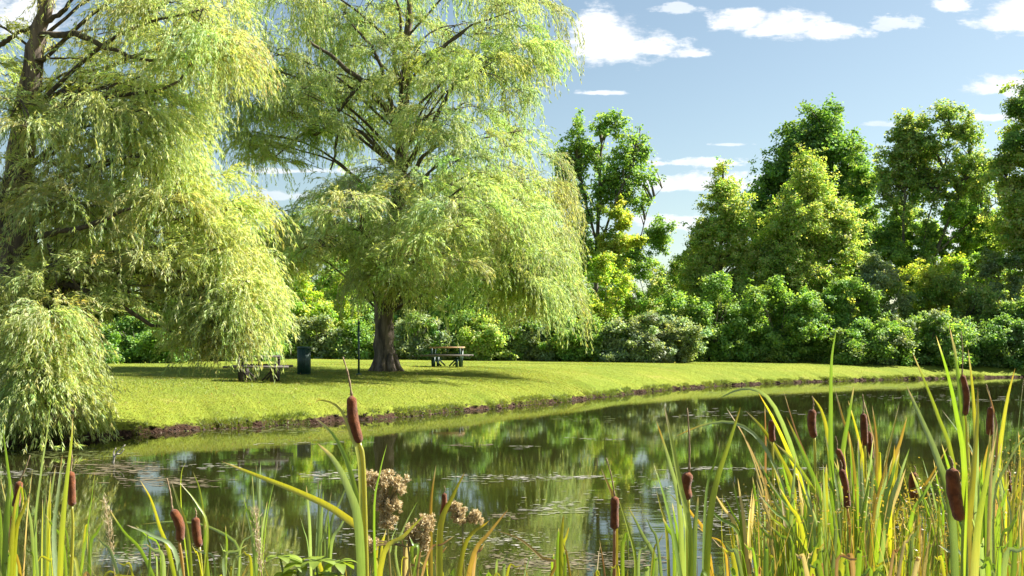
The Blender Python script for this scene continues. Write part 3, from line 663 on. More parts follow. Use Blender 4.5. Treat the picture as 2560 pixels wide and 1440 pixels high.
SHRUBS = [  # label, px, top, half width, depth, palette, leaves, second palette
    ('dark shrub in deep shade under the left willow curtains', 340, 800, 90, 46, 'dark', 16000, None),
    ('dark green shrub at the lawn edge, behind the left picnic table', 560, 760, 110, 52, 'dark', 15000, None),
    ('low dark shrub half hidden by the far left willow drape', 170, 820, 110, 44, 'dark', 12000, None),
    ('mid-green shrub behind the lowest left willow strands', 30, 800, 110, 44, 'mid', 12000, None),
    ('bright green sunlit sapling-like shrub behind the litter bin', 760, 690, 65, 60, 'bright', 15000, None),
    ('vivid lime shrub with layered leaves, left of the pole', 850, 690, 55, 63, 'bright', 11000, None),
    ('dark shrub filling the gap between lime shrub and willow trunk', 905, 760, 60, 68, 'dark', 12000, None),
    ('silvery green low shrub at the foot of the lime shrub', 800, 800, 65, 58, 'grey', 9000, ('mid', 5000)),
    ('mid-green low shrub just left of the willow trunk, behind the pole', 900, 810, 55, 58, 'mid', 9000, None),
    ('grey-green shrub just right of the big willow trunk', 1040, 790, 60, 58, 'grey', 10000, ('mid', 5000)),
    ('mid-green rounded shrub directly behind the right picnic table', 1140, 790, 75, 60, 'mid', 14000, ('yellow', 3500)),
    ('dark shrub under the willow drape, above the right picnic table', 1190, 690, 75, 68, 'dark', 15000, None),
    ('yellowish shrub right of the picnic table', 1215, 800, 50, 58, 'yellow', 8000, None),
    ('pale grey-green shrub between the picnic table and the willow\'s right curtain', 1300, 800, 60, 59, 'grey', 10000, ('mid', 5000)),
    ('dark green shrub beneath the right willow curtain', 1400, 800, 70, 60, 'mid', 13000, ('dark', 6000)),
    ('vine-draped lime green shrub beside the willow\'s right curtain', 1505, 650, 100, 62, 'bright', 30000, None),
    ('round-topped green thicket with a dark hollow, under the sky gap', 1635, 560, 95, 72, 'mid', 34000, ('bright', 7000)),
    ('small yellow-green shrub between the lime vine and the grey bush', 1650, 690, 75, 63, 'yellow', 18000, None),
    ('low green shrub at the lawn edge, left of the grey bush', 1480, 800, 65, 58, 'mid', 12000, ('bright', 4000)),
    ('silver-grey leaved bush low on the lawn edge', 1620, 785, 100, 57, 'grey', 20000, None),
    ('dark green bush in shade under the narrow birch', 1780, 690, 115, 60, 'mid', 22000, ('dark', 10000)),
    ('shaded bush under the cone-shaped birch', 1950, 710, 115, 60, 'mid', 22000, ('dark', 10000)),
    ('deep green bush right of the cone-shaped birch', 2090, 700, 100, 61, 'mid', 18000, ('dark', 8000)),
    ('pale silvery shrub standing under the leaning-limb tree', 2200, 650, 85, 62, 'grey', 20000, ('yellow', 3000)),
    ('gold-topped shrub behind the silvery shrub', 2290, 660, 90, 66, 'gold', 16000, ('mid', 8000)),
    ('loose olive shrub below the leaning limb', 2390, 680, 100, 64, 'olive', 22000, None),
    ('bright green shrub under the yellow-green tree at the right edge', 2400, 640, 70, 68, 'bright', 14000, None),
    ('tall grey-green shrub near the right edge', 2500, 640, 90, 66, 'grey', 22000, ('mid', 8000)),
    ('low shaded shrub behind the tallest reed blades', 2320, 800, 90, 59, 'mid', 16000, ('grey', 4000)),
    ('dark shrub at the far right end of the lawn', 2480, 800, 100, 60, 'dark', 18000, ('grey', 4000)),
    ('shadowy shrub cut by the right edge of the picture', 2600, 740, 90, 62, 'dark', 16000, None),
    ('low mid-green shrub under the pale silvery shrub', 2180, 810, 80, 58, 'mid', 14000, ('grey', 3000)),
]
for i, (lab, px, top, hw, Y, pal, n, sec) in enumerate(SHRUBS):
    shrub(lab, px, top, hw, Y, pal, 100+i, n, .2 if Y > 50 else .16, .5, sec)
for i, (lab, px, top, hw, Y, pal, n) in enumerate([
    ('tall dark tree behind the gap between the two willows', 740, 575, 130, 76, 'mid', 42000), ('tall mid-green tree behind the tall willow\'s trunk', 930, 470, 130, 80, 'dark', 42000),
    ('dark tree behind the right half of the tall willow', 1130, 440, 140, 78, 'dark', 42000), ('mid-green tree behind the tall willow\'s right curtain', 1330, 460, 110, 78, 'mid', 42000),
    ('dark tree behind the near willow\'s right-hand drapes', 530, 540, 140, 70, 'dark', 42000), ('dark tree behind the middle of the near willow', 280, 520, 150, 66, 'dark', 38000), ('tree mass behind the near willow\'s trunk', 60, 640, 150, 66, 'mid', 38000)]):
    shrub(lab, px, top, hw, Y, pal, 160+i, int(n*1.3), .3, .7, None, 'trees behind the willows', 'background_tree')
for i, (lab, px, top, hw, Y, pal, n) in enumerate([
    ('yellow-green tree closing the dip right of the airy tree', 1735, 615, 70, 76, 'yellow', 26000), ('mid-green tree between the two birches, behind them', 1885, 540, 90, 76, 'mid', 30000),
    ('mid-green tree right of the cone-shaped birch, behind the shrubs', 2170, 420, 95, 76, 'mid', 42000), ('olive tree behind the gold-topped shrub', 2280, 500, 95, 78, 'olive', 38000),
    ('mid-green tree behind the loose olive shrub', 2430, 460, 95, 78, 'mid', 42000), ('yellow-green tree behind the tall grey-green shrub at right', 2530, 520, 90, 76, 'yellow', 30000)]):
    shrub(lab, px, top, hw, Y, pal, 180+i, n, .27, .6, None, 'trees filling the wood edge', 'background_tree')
# thicket farther back that closes the gaps under the crowns: one mass nobody could count
def thicket():
    rng = np.random.default_rng(9); lf = MB(); L = []
    for k in range(130):
        x = -48+k*.95+rng.normal(0, .5); y = 84+rng.uniform(-3, 3)+(-abs(x+10)*.05)
        r = rng.uniform(1.8, 2.8); L.append((np.array((x, y, 1.0+rng.uniform(.3, 6.2))), (r, r, r*.9)))
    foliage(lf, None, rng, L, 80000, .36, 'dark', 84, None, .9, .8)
    tag(lf.build('undergrowth', M_leaf), 'dark undergrowth of the wood seen between the trunks', 'undergrowth', kind='stuff')
thicket()

def fallen_leaves():
    rng = np.random.default_rng(15); mb = MB(); n = 5000
    k = rng.uniform(0, 1, n) < .6
    x = np.where(k, base_c[0]+rng.normal(0, 5.5, n), base_l[0]+rng.normal(1.5, 4, n)); y = np.where(k, base_c[1]+rng.normal(-1, 5, n), base_l[1]+rng.normal(1, 3, n))
    x[:1200] = rng.uniform(-12, 25, 1200); y[:1200] = rng.uniform(20, 55, 1200)
    a = x*V_AL[0]+y*V_AL[1]; sd_ = x*V_IN[0]+y*V_IN[1]-shore_b(a); m = sd_ > .2; x, y = x[m], y[m]; n = len(x)
    p = np.stack([x, y, ground_z(x, y)+.028], 1); d = nrm(rng.normal(0, 1, (n, 3))*np.array((1, 1, .25))); side = nrm(np.cross(d, np.array((0, 0, 1.0))+rng.normal(0, .3, (n, 3))))
    cols = np.array([(.34, .26, .05), (.26, .17, .06), (.40, .34, .12), (.22, .14, .06)])[rng.integers(0, 4, n)]
    mb.leaves(p, d, side, rng.uniform(.05, .11, n), rng.uniform(.015, .03, n), cols)
    tag(mb.build('fallen_leaves', M_grass), 'yellowed leaves fallen on the lawn under the willows', 'leaves', kind='stuff')
fallen_leaves()

# ------------------------------------------------------------------ things on the lawn
def picnic_table(loc, rz, label, top_mat, seat_mat, frame_mat, size):
    root = thing('picnic_table', loc, label, 'picnic table', 'picnic tables on the lawn'); root.rotation_euler = (0, 0, rz); root.scale = (size, size, size*.95)
    t = MB()
    for k in range(5): t.box((0, -.30+k*.15, .755), (1.25, .138, .055))
    t.box((-.5, 0, .722), (.06, .70, .03)); t.box((.5, 0, .722), (.06, .70, .03))
    t.build('table_top', top_mat, root)
    for s in (-1, 1):
        b = MB()
        for k in range(2): b.box((0, s*(.62+k*.135), .445), (1.78, .125, .07))
        b.build('bench', seat_mat, root)
    for s in (-1, 1):
        f = MB(); x = s*.52
        f.box((x, 0, .395), (.055, 1.55, .055))                                        # beam that carries both benches
        for q in (-1, 1):
            f.box((x, q*.30, .36), (.07, .07, .74), tilt=('x', q*-.30))
            f.box((x-s*.10, q*.52, .19), (.10, .07, .38))
            f.box((x-s*.22, q*.52, .2), (.05, .05, .46), tilt=('y', s*.75))
        f.build('leg_frame', frame_mat, root)
    c = MB(); c.box((0, 0, .5), (1.0, .05, .05)); c.box((0, 0, .62), (.05, .05, .22)); c.build('cross_brace', frame_mat, root)
    return root
g = on_ground(1118, 917); picnic_table(g, math.radians(-4), 'picnic table with an orange-brown top and green legs, right of the willow trunk', M_wood_top, M_wood_grey, M_green_paint, 1.08)
g = on_ground(648, 953); picnic_table(g, math.radians(7), 'weathered dark picnic table in shade, half hidden by willow strands', M_wood_grey, M_wood_grey, M_wood_dark, .92)

g = on_ground(760, 936)
root = thing('litter_bin', g, 'dark green slatted litter bin standing in the willow\'s shade', 'litter bin')
k = g[1]/F*16
b = MB()
for i in range(26):
    a = i/26*2*math.pi; b.box((math.cos(a)*k, math.sin(a)*k, .42), (.02, k*.2, .78), rz=a)
b.build('slats', M_green_paint, root)
def lathe(mb, prof, c=(0, 0, 0), sides=24, col=(1, 1, 1)):
    a = np.linspace(0, 2*math.pi, sides, endpoint=False); v = []
    for r, z in prof: v += [(c[0]+r*math.cos(x), c[1]+r*math.sin(x), c[2]+z) for x in a]
    q = [(i*sides+j, i*sides+(j+1) % sides, (i+1)*sides+(j+1) % sides, (i+1)*sides+j) for i in range(len(prof)-1) for j in range(sides)]
    mb.add(v, q, col=col)
b = MB(); lathe(b, [(k*.9, .03), (k*.9, .8), (k*.86, .8), (k*.86, .1), (.01, .1)]); b.build('liner', M_liner, root, True)
b = MB(); lathe(b, [(k*1.02, .80), (k*1.08, .80), (k*1.08, .86), (k*.8, .875), (k*.78, .84), (k*1.02, .80)]); b.build('top_ring', M_green_paint, root, True)
b = MB(); lathe(b, [(.01, .055), (k*1.03, .055), (k*1.03, 0), (.01, 0)]); b.build('base', M_green_paint, root)

g = on_ground(897, 937); hp = 128/F*g[1]
root = thing('metal_pole', g, 'thin dark green upright metal pole left of the willow trunk', 'pole')
b = MB(); b.tube([(0, 0, -.1), (0, 0, hp*.5), (0, 0, hp)], [.034, .032, .032], 10); b.build('pole', M_green_paint, root, True)
b = MB(); lathe(b, [(.034, 0), (.048, .01), (.048, .05), (.03, .075), (.001, .085)], (0, 0, hp), 12); b.build('cap', M_green_paint, root, True)
b = MB(); lathe(b, [(.1, -.02), (.1, .025), (.04, .05), (.034, .05)], (0, 0, 0), 14); b.build('foot_collar', M_green_paint, root, True)

# a bleached twig sticking out of the water
Yt = EYE*F/(1157-HORIZON); wb = P(282, 1157, Yt); root = thing('bare_twig', wb, 'bleached forked twig sticking up from the still water', 'twig')
b = MB()
for pts in ([(282, 1165), (287, 1140), (300, 1125), (313, 1112)], [(285, 1148), (284, 1130), (290, 1120)], [(292, 1135), (302, 1134), (310, 1122)]):
    b.tube(smooth_path([P(x, y, Yt) for x, y in pts], 8), np.linspace(.014, .006, 8), 6)
b.build('stem', M_pale_twig, root, True, wb)

# floating scum, leaves and duckweed on the water
def floats():
    rng = np.random.default_rng(31)
    m, t = new_mat('floating_scum')
    col = t.n('ShaderNodeAttribute', attribute_name='Col').outputs[0]
    p = t.n('ShaderNodeBsdfPrincipled', ins={'Base Color': col, 'Roughness': .55})
    t.n('ShaderNodeOutputMaterial', ins={0: p.outputs[0]})
    mb = MB()
    def flake(x, y, rx, ry, col, z):
        k = 7; a = np.linspace(0, 2*math.pi, k, endpoint=False)+rng.uniform(0, 1); r = rng.uniform(.5, 1.1, k)
        v = np.stack([x+np.cos(a)*rx*r, y+np.sin(a)*ry*r, np.full(k, z)], 1); v = np.concatenate([v, [(x, y, z+.001)]])
        mb.add(v, tris=[(j, (j+1) % k, k) for j in range(k)], col=col)
    pale = [(.24, .23, .19), (.17, .17, .11), (.13, .14, .06), (.30, .28, .25)]
    brown = [(.11, .085, .05), (.14, .11, .06), (.09, .075, .04), (.17, .14, .09)]
    green = [(.10, .13, .025), (.13, .15, .04), (.08, .1, .025)]
    # drifts: px, py, half width, half height (px), count, palette, flake size
    drifts = [(300, 1170, 130, 22, 420, brown, .05), (420, 1205, 120, 14, 260, brown, .045), (60, 1185, 90, 10, 120, pale, .04), (180, 1135, 140, 14, 240, green, .05),
              (700, 1075, 160, 10, 160, green, .06), (780, 1108, 130, 6, 60, pale, .05), (540, 1165, 90, 12, 80, pale, .04), (830, 1190, 110, 12, 200, pale, .04),
              (1180, 1112, 60, 8, 70, brown, .05), (1310, 1118, 40, 4, 30, pale, .05), (1500, 1098, 70, 3, 40, pale, .05), (1260, 1195, 180, 9, 260, pale, .035), (1450, 1193, 120, 5, 140, pale, .035),
              (1400, 1270, 110, 18, 260, pale, .028), (1250, 1290, 60, 8, 80, brown, .03), (1340, 1405, 150, 28, 900, brown, .022), (1250, 1350, 120, 20, 300, pale, .02), (1560, 1400, 160, 26, 420, brown, .02), (400, 1380, 110, 18, 320, brown, .02), (330, 1400, 90, 14, 200, pale, .02),
              (1850, 1290, 160, 40, 600, pale, .022), (2000, 1250, 240, 30, 500, pale, .022), (2180, 1330, 260, 50, 700, pale, .02), (1760, 1172, 90, 5, 90, pale, .04), (1900, 1172, 160, 4, 90, pale, .04),
              (1780, 1040, 110, 5, 60, pale, .07), (1900, 1030, 200, 8, 90, pale, .06), (2300, 992, 200, 8, 120, pale, .08), (2250, 968, 250, 7, 260, green, .1), (1900, 985, 200, 9, 160, green, .09), (1440, 1050, 160, 9, 90, green, .06), (2450, 1000, 150, 6, 70, pale, .08),
              (1000, 1050, 160, 8, 90, green, .05), (1000, 1030, 100, 6, 60, brown, .05), (640, 1075, 200, 5, 100, brown, .05), (1000, 1340, 200, 30, 250, pale, .02), (620, 1400, 200, 30, 200, pale, .018), (1650, 1230, 200, 40, 200, pale, .025)]
    i = 0
    for (px, py, hw, hh, n, pal, sz) in drifts:
        for _ in range(int(n*.55)):
            x = px+rng.normal(0, hw*.5); y = max(py+rng.normal(0, hh*.5), 940)
            Y = EYE*F/(y-HORIZON); wx = (x-1280)/F*Y
            a = wx*V_AL[0]+Y*V_AL[1]
            if wx*V_IN[0]+Y*V_IN[1] > shore_b(a)-.05: continue
            s = sz*rng.uniform(.35, 1.3)
            flake(wx, Y, s*rng.uniform(.8, 2.2), s*rng.uniform(.3, .7), np.array(pal[rng.integers(len(pal))])*rng.uniform(.7, 1.2), .003+(i % 9)*.0004); i += 1
    tag(mb.build('floating_scum', m), 'flecks of scum and fallen leaves drifting on the pond', 'scum', kind='stuff')
floats()

# ------------------------------------------------------------------ reeds in front
BC = {'g': (.18, .30, .025), 'b': (.26, .35, .16), 'y': (.42, .41, .03), 'o': (.42, .27, .05), 't': (.56, .44, .29), 'd': (.27, .14, .07), 'l': (.31, .39, .04)}
def near_z(Y): return float(np.clip((5.6-Y)*.12, -.5, .35))
def blade(root, base, px_pts, Y, width_px, c_low, c_mid, c_tip, rng, n=18, lean=None):
    """one strap leaf: from its root up through the pixel points (tip first)"""
    pts = [P(x, y, Y+d) for x, y, d in [(q[0], q[1], q[2] if len(q) > 2 else 0) for q in px_pts]][::-1]
    foot = base+np.array((rng.normal(0, .03), rng.normal(0, .03), -.05))
    lo = pts[0]
    if lo[2]-foot[2] > .5: pts = [foot, foot*.45+lo*.55+np.array((0, 0, .02))]+pts
    else: pts = [foot]+pts
    p = smooth_path(pts, n); t = np.linspace(0, 1, n)
    tan = nrm(np.gradient(p, axis=0))
    ang = rng.normal(0, .45); face = np.array((math.sin(ang), -math.cos(ang), .15))
    tw = rng.normal(0, .5)
    w = .82*width_px/F*Y*np.minimum(1, .55+t*1.3)*np.clip((1-t)/.55, 0, 1)**.62
    w[-1] = 0
    L = []; Mid = []; R = []
    for i in range(n):
        a = tw*t[i]; f = nrm(face+np.array((math.cos(ang), math.sin(ang), 0))*a)
        s = nrm(np.cross(tan[i], f)); nn = np.cross(s, tan[i])
        L.append(p[i]+s*w[i]*.5); R.append(p[i]-s*w[i]*.5); Mid.append(p[i]-nn*w[i]*.14)
    v = np.stack([L, Mid, R], 1).reshape(-1, 3)
    q = [(i*3+j, i*3+j+1, i*3+j+4, i*3+j+3) for i in range(n-1) for j in range(2)]
    cl, cm, ct = (np.array(BC[k])*rng.uniform(.85, 1.15) for k in (c_low, c_mid, c_tip))
    tipstart = rng.uniform(.80, .93)
    col = []
    for x in t:
        c = cl+(cm-cl)*min(1, x/.65)
        k = np.clip((x-tipstart)/(1-tipstart)*1.6, 0, 1); c = c+(ct-c)*k
        col.append(c)
    col = np.repeat(np.array(col), 3, 0)*np.tile(np.array([1.0, 1.18, .92])[:, None], (n, 1))
    mb = MB(); mb.add(v, q, col=col)
    return mb.build('leaf', M_blade, root, True, root['_o'])

def cattail(label, root_px, Y, spike=None, spire=None, sw=20, blades=(), seed=0, stalk='y', stem_w=.3, group='cattails along the near shore', felt=None):
    rng = np.random.default_rng(seed)
    base = np.array(((root_px-1280)/F*Y, Y, near_z(Y)))
    root = thing('cattail' if spike else 'reed_clump', base, label, 'cattail' if spike else 'reeds', group if spike else 'leafy reed clumps along the near shore')
    root['_o'] = tuple(base)
    if spike:
        (x0, y0), (x1, y1) = spike                       # top, bottom
        a = P(x1, y1, Y); b = P(x0, y0, Y); r = sw*.92/F*Y*.5; ax = b-a
        ln = np.linalg.norm(ax); n = 16; t = np.linspace(0, 1, n)
        rad = r*np.minimum(1, np.sqrt(np.clip(1-(np.maximum(0, np.abs(t-.5)*ln-(ln*.5-r))/r)**2, 0.02, 1)))*(1+.05*np.sin(t*7+seed))
        cb = a+ax*t[:, None]+np.array((1, 0, 0))*(np.sin(t*math.pi)*rng.normal(0, .06)*ln)[:, None]
        m = MB(); m.tube(cb, rad, 16, rough=.025, rng=rng); sp = m.build('seed_spike', felt or M_spike, root, True, base)
        if spire:
            m = MB(); e = P(spire[0], spire[1], Y); q = smooth_path([b-(b-a)*.03, (b+e)/2+np.array((.004, 0, 0)), e], 12)
            m.tube(q, np.linspace(r*.22, r*.12, 12)*(1+.35*np.sin(np.arange(12)*2.1)), 6); m.build('spire', M_spire, sp, True, base)
        m = MB(); lo = P(x1+(x1-x0)*.5, y1+70, Y)
        q = smooth_path([base-np.array((0, 0, .05)), base*.5+lo*.5+np.array((0, 0, .03)), lo, a+(b-a)*.02], 16)
        c = np.array(BC[stalk]); m.tube(q, np.linspace(r*.55, r*stem_w, 16), 7, col=c); m.build('stalk', M_blade, root, True, base)
    for bl in blades:
        pts, w, cs = bl; blade(root, base, pts, Y+rng.uniform(-.12, .12), w, cs[0], cs[1], cs[2], rng)
    del root['_o']
    return root

# left group
cattail('small cattail at the far left with a pale fallen leaf tip', 30, 4.4, ((48, 1202), (38, 1270)), (75, 1138), 20,
        [([(5, 1060), (22, 1190), (38, 1330)], 17, 'ggg'), ([(0, 1190), (22, 1290), (40, 1400)], 14, 'gbt'), ([(62, 1238), (45, 1320), (38, 1400)], 15, 'ttt'), ([(82, 1170), (68, 1290)], 10, 'dtt'), ([(-20, 1330), (20, 1350), (50, 1430)], 12, 'yot')], 1)
cattail('slim cattail with a tall tan leaf standing right behind its spike', 165, 3.9, ((176, 1177), (180, 1266)), (178, 1120), 21,
        [([(182, 1042), (178, 1110), (165, 1220), (152, 1380)], 22, 'ylt'), ([(129, 985), (118, 1080), (100, 1200), (88, 1340)], 15, 'gbg'), ([(156, 1135), (146, 1230), (135, 1350)], 15, 'bbo'), ([(238, 1172), (226, 1270), (208, 1390)], 13, 'lgo'), ([(115, 1230), (122, 1320), (130, 1420)], 11, 'gyt')], 2)
cattail('leaning thick cattail of a pair, behind a thin arched leaf', 475, 4.1, ((430, 1273), (448, 1354)), (417, 1195), 25,
        [([(350, 1200), (378, 1250), (400, 1320), (425, 1390)], 14, 'gyt'), ([(428, 1200), (445, 1255), (470, 1340)], 11, 'llt'), ([(448, 1205), (492, 1258), (520, 1330)], 9, 'ylt'), ([(316, 1312), (380, 1338), (440, 1385)], 15, 'bbt')], 3, 'o')
cattail('shorter cattail of the pair left of the green weed', 500, 4.3, ((489, 1292), (499, 1369)), (487, 1270), 23,
        [([(350, 1311), (450, 1304), (540, 1325), (600, 1385)], 10, 'gbo'), ([(466, 1152), (453, 1190), (455, 1290)], 7, 'gly'), ([(482, 1178), (500, 1230), (512, 1330)], 9, 'llt'), ([(268, 1265), (310, 1330), (360, 1390)], 13, 'ggt')], 4)
cattail('', 0, 4) if False else None
cattail('tall cattail with the long bare spire, standing alone at left centre', 930, 3.0, ((879, 988), (899, 1110)), (857, 892), 29,
        [([(775, 1035), (828, 1080), (862, 1140), (885, 1215), (905, 1330)], 17, 'lgt'), ([(786, 1008), (805, 1000), (850, 1022), (878, 1090), (900, 1180)], 11, 'lyt'), ([(792, 1107), (835, 1150), (872, 1225), (898, 1330)], 28, 'gbt'),
         ([(552, 1153), (640, 1188), (750, 1232), (850, 1285), (910, 1365)], 24, 'oyt'), ([(1060, 1288), (1010, 1340), (955, 1400)], 19, 'yyl'), ([(968, 1108), (950, 1180), (935, 1290)], 9, 'ggg')], 5, 'y', .42)
cattail('small dark cattail half hidden by a bright blade, right of the fluffy seed head', 1090, 3.6, ((1110, 1232), (1103, 1292)), (1110, 1215), 15,
        [([(1090, 1162), (1078, 1250), (1076, 1360)], 14, 'yot'), ([(1162, 1180), (1130, 1245), (1100, 1330)], 22, 'lyo'), ([(1272, 1272), (1225, 1330), (1180, 1400)], 16, 'ood'), ([(1235, 1325), (1300, 1348), (1355, 1395), (1385, 1425)], 11, 'oot'), ([(1225, 1300), (1160, 1370)], 20, 'lyo'), ([(1045, 1250), (1010, 1320), (990, 1400)], 8, 'bbg')], 6, 'd')
cattail('dark slender cattail standing alone in the middle, yellow leaf at its top', 1535, 4.0, ((1537, 1240), (1536, 1325)), (1516, 1145), 23,
        [([(1503, 1172), (1522, 1215), (1533, 1245), (1540, 1330)], 14, 'yot'), ([(1570, 1265), (1605, 1335), (1640, 1420)], 16, 'bbt'), ([(1498, 1345), (1512, 1440)], 9, 'tdt'), ([(1545, 1245), (1570, 1320), (1590, 1420)], 14, 'gly')], 7, 'd')
cattail('stubby cattail with a tall bare spire, framed by two bright blades', 1725, 3.5, ((1723, 1180), (1721, 1250)), (1718, 1020), 29,
        [([(1660, 1010), (1680, 1105), (1702, 1220), (1725, 1340)], 22, 'glt'), ([(1640, 1050), (1672, 1150), (1700, 1280)], 16, 'lbo'), ([(1852, 1016), (1825, 1100), (1790, 1210), (1772, 1330)], 24, 'llo'), ([(1634, 1160), (1660, 1240), (1690, 1370)], 19, 'bgt'), ([(1800, 1100), (1790, 1150), (1765, 1240)], 13, 'bgt')], 8, 'y')
cattail('smallest cattail of the row, half behind a pink dry stem', 1945, 4.4, ((1931, 1048), (1932, 1106)), (1930, 1035), 18,
        [([(1815, 1018), (1860, 1090), (1905, 1190), (1930, 1300)], 12, 'yot'), ([(1686, 1092), (1760, 1062), (1830, 1056), (1890, 1090), (1940, 1170), (1975, 1290)], 14, 'gbo'), ([(1912, 1010), (1914, 1090), (1915, 1250)], 8, 'tdt'), ([(1862, 1025), (1905, 1070), (1945, 1135), (1985, 1240)], 17, 'lyt'), ([(1855, 1080), (1890, 1170), (1920, 1300)], 8, 'dtt')], 9, 'y')
cattail('upright cattail with a rounded top, left of the tallest green blade', 2050, 4.0, ((2032, 1022), (2036, 1096)), (2030, 990), 22,
        [([(1792, 1000), (1835, 978), (1880, 972), (1925, 1000), (1965, 1080), (2000, 1190), (2035, 1330)], 15, 'gbg'), ([(2030, 990), (2055, 1030), (2070, 1100), (2080, 1240)], 15, 'lyt'), ([(1895, 980), (1935, 1050), (1975, 1140), (2020, 1270)], 16, 'gyo'), ([(2135, 965), (2122, 1040), (2105, 1150)], 16, 'lgt')], 10, 'y')
cattail('taller cattail of the crowded pair behind orange blades', 2170, 4.3, ((2158, 1032), (2162, 1115)), (2156, 985), 19,
        [([(2155, 985), (2175, 1060), (2190, 1160)], 13, 'yot'), ([(2248, 1010), (2232, 1080), (2212, 1180)], 17, 'yyt'), ([(2180, 1012), (2190, 1090), (2192, 1200)], 14, 'yot'), ([(2088, 975), (2105, 1040), (2130, 1140)], 13, 'yot')], 11, 'y')
cattail('lower cattail of the crowded pair, squeezed against its taller neighbour', 2190, 4.5, ((2172, 1078), (2178, 1150)), (2170, 1060), 15,
        [([(2268, 1040), (2252, 1100), (2228, 1190)], 14, 'yot'), ([(2120, 1000), (2145, 1090), (2165, 1200)], 13, 'lyt')], 12, 'y')
cattail('pale slim cattail leaning right, its tip touching a longer spike', 2115, 3.7, ((2092, 1122), (2105, 1184)), (2088, 1090), 17,
        [([(2091, 822), (2079, 900), (2077, 1020), (2078, 1160)], 15, 'ggg'), ([(1958, 975), (1990, 1080), (2040, 1220)], 9, 'tdt'), ([(1935, 1105), (1990, 1160), (2050, 1260), (2090, 1380)], 20, 'glt')], 13, 'y')
cattail('long tapering cattail in the thick of the blades, right side', 2130, 3.4, ((2103, 1172), (2118, 1272)), (2100, 1150), 19,
        [([(1965, 1040), (2010, 1140), (2060, 1260), (2100, 1400)], 22, 'lgo'), ([(1920, 1290), (1960, 1320), (2020, 1390)], 14, 'llg'), ([(2230, 1100), (2205, 1200), (2180, 1320)], 14, 'yot')], 14, 'o')
cattail('short thick cattail in the gap left of the biggest spike', 2290, 3.9, ((2287, 1180), (2290, 1252)), (2285, 1165), 23,
        [([(2240, 1140), (2262, 1200), (2280, 1300)], 13, 'lyt'), ([(2310, 1250), (2335, 1330), (2360, 1420)], 14, 'lgg'), ([(2270, 1222), (2330, 1218), (2380, 1240), (2400, 1290)], 7, 'ggg')], 15, 'y')
cattail('biggest and thickest cattail, nearest the camera on the right', 2415, 2.7, ((2380, 1168), (2402, 1304)), (2372, 1140), 36,
        [([(2265, 962), (2300, 1040), (2345, 1150), (2380, 1290)], 25, 'gbt'), ([(2445, 965), (2442, 1070), (2430, 1220), (2418, 1360)], 28, 'oyo'), ([(2340, 838), (2368, 930), (2392, 1040), (2412, 1200)], 22, 'lgt'), ([(2490, 1090), (2462, 1220), (2440, 1370)], 24, 'tlt')], 16, 'g')
cattail('highest cattail, a thin spike between the tall blades at right', 2425, 3.7, ((2405, 936), (2413, 1040)), (2403, 830), 16,
        [([(2372, 808), (2390, 900), (2402, 1010), (2415, 1150)], 16, 'lgt'), ([(2280, 878), (2310, 950), (2345, 1040), (2385, 1170)], 13, 'llt'), ([(2420, 870), (2432, 980), (2440, 1120)], 14, 'gyt'), ([(2386, 855), (2400, 960), (2410, 1060)], 11, 'lgt')], 17, 'y')
cattail('dark upright cattail near the right edge, beside an orange-tipped blade', 2470, 4.0, ((2478, 1016), (2475, 1090)), (2465, 960), 19,
        [([(2538, 920), (2518, 1000), (2500, 1120), (2488, 1260)], 18, 'gyo'), ([(2465, 965), (2485, 1030), (2492, 1120)], 8, 'tdt'), ([(2355, 1025), (2400, 1085), (2440, 1160)], 10, 'bbt')], 18, 'y')
cattail('little cattail low at the right edge among fine grass', 2530, 4.2, ((2520, 1176), (2523, 1232)), (2518, 1160), 15,
        [([(2560, 940), (2548, 1050), (2535, 1180)], 9, 'tgt'), ([(2545, 1060), (2550, 1200)], 9, 'gyt'), ([(2500, 1150), (2515, 1260), (2530, 1380)], 13, 'ylt')], 19, 'y')

# leafy clumps without spikes
def clump(label, px, Y, top, spread, n, pal, seed, wpx=(9, 20), lean=0):
    rng = np.random.default_rng(seed); bl = []
    for k in range(n):
        bx = px+rng.normal(0, spread*(.3 if top < 1280 else .7)); tx = px+lean+rng.normal(0, spread*(1 if top < 1280 else .6))+(bx-px); ty = top+abs(rng.normal(0, 1))*110
        bend = rng.uniform(.36, .52); my = ty+(1440-ty)*.5
        mx = bx+(tx-bx)*bend
        pts = [(tx, ty), (tx+(mx-tx)*.45, ty+(my-ty)*.42), (mx, my)]
        if spread < 60 and rng.uniform() < .10: pts = [(tx+(tx-bx)*.5, ty+60+rng.uniform(0, 50)), (tx+(tx-bx)*.2, ty+8)]+pts[1:]
        cs = pal[rng.integers(len(pal))]
        bl.append((pts, rng.uniform(*wpx), cs))
    cattail(label, px, Y, None, None, 0, bl, seed)
MIX = ['ggt', 'lgt', 'lyt', 'yyt', 'bbt', 'gyo', 'gbg', 'ttt', 'lbt', 'ggg', 'lgt', 'tdt']
GRN = ['ggt', 'gbg', 'lgt', 'bbt', 'lyt', 'gbt']
DRY = ['tdt', 'ttt', 'yot', 'oot', 'ytt', 'lyt']
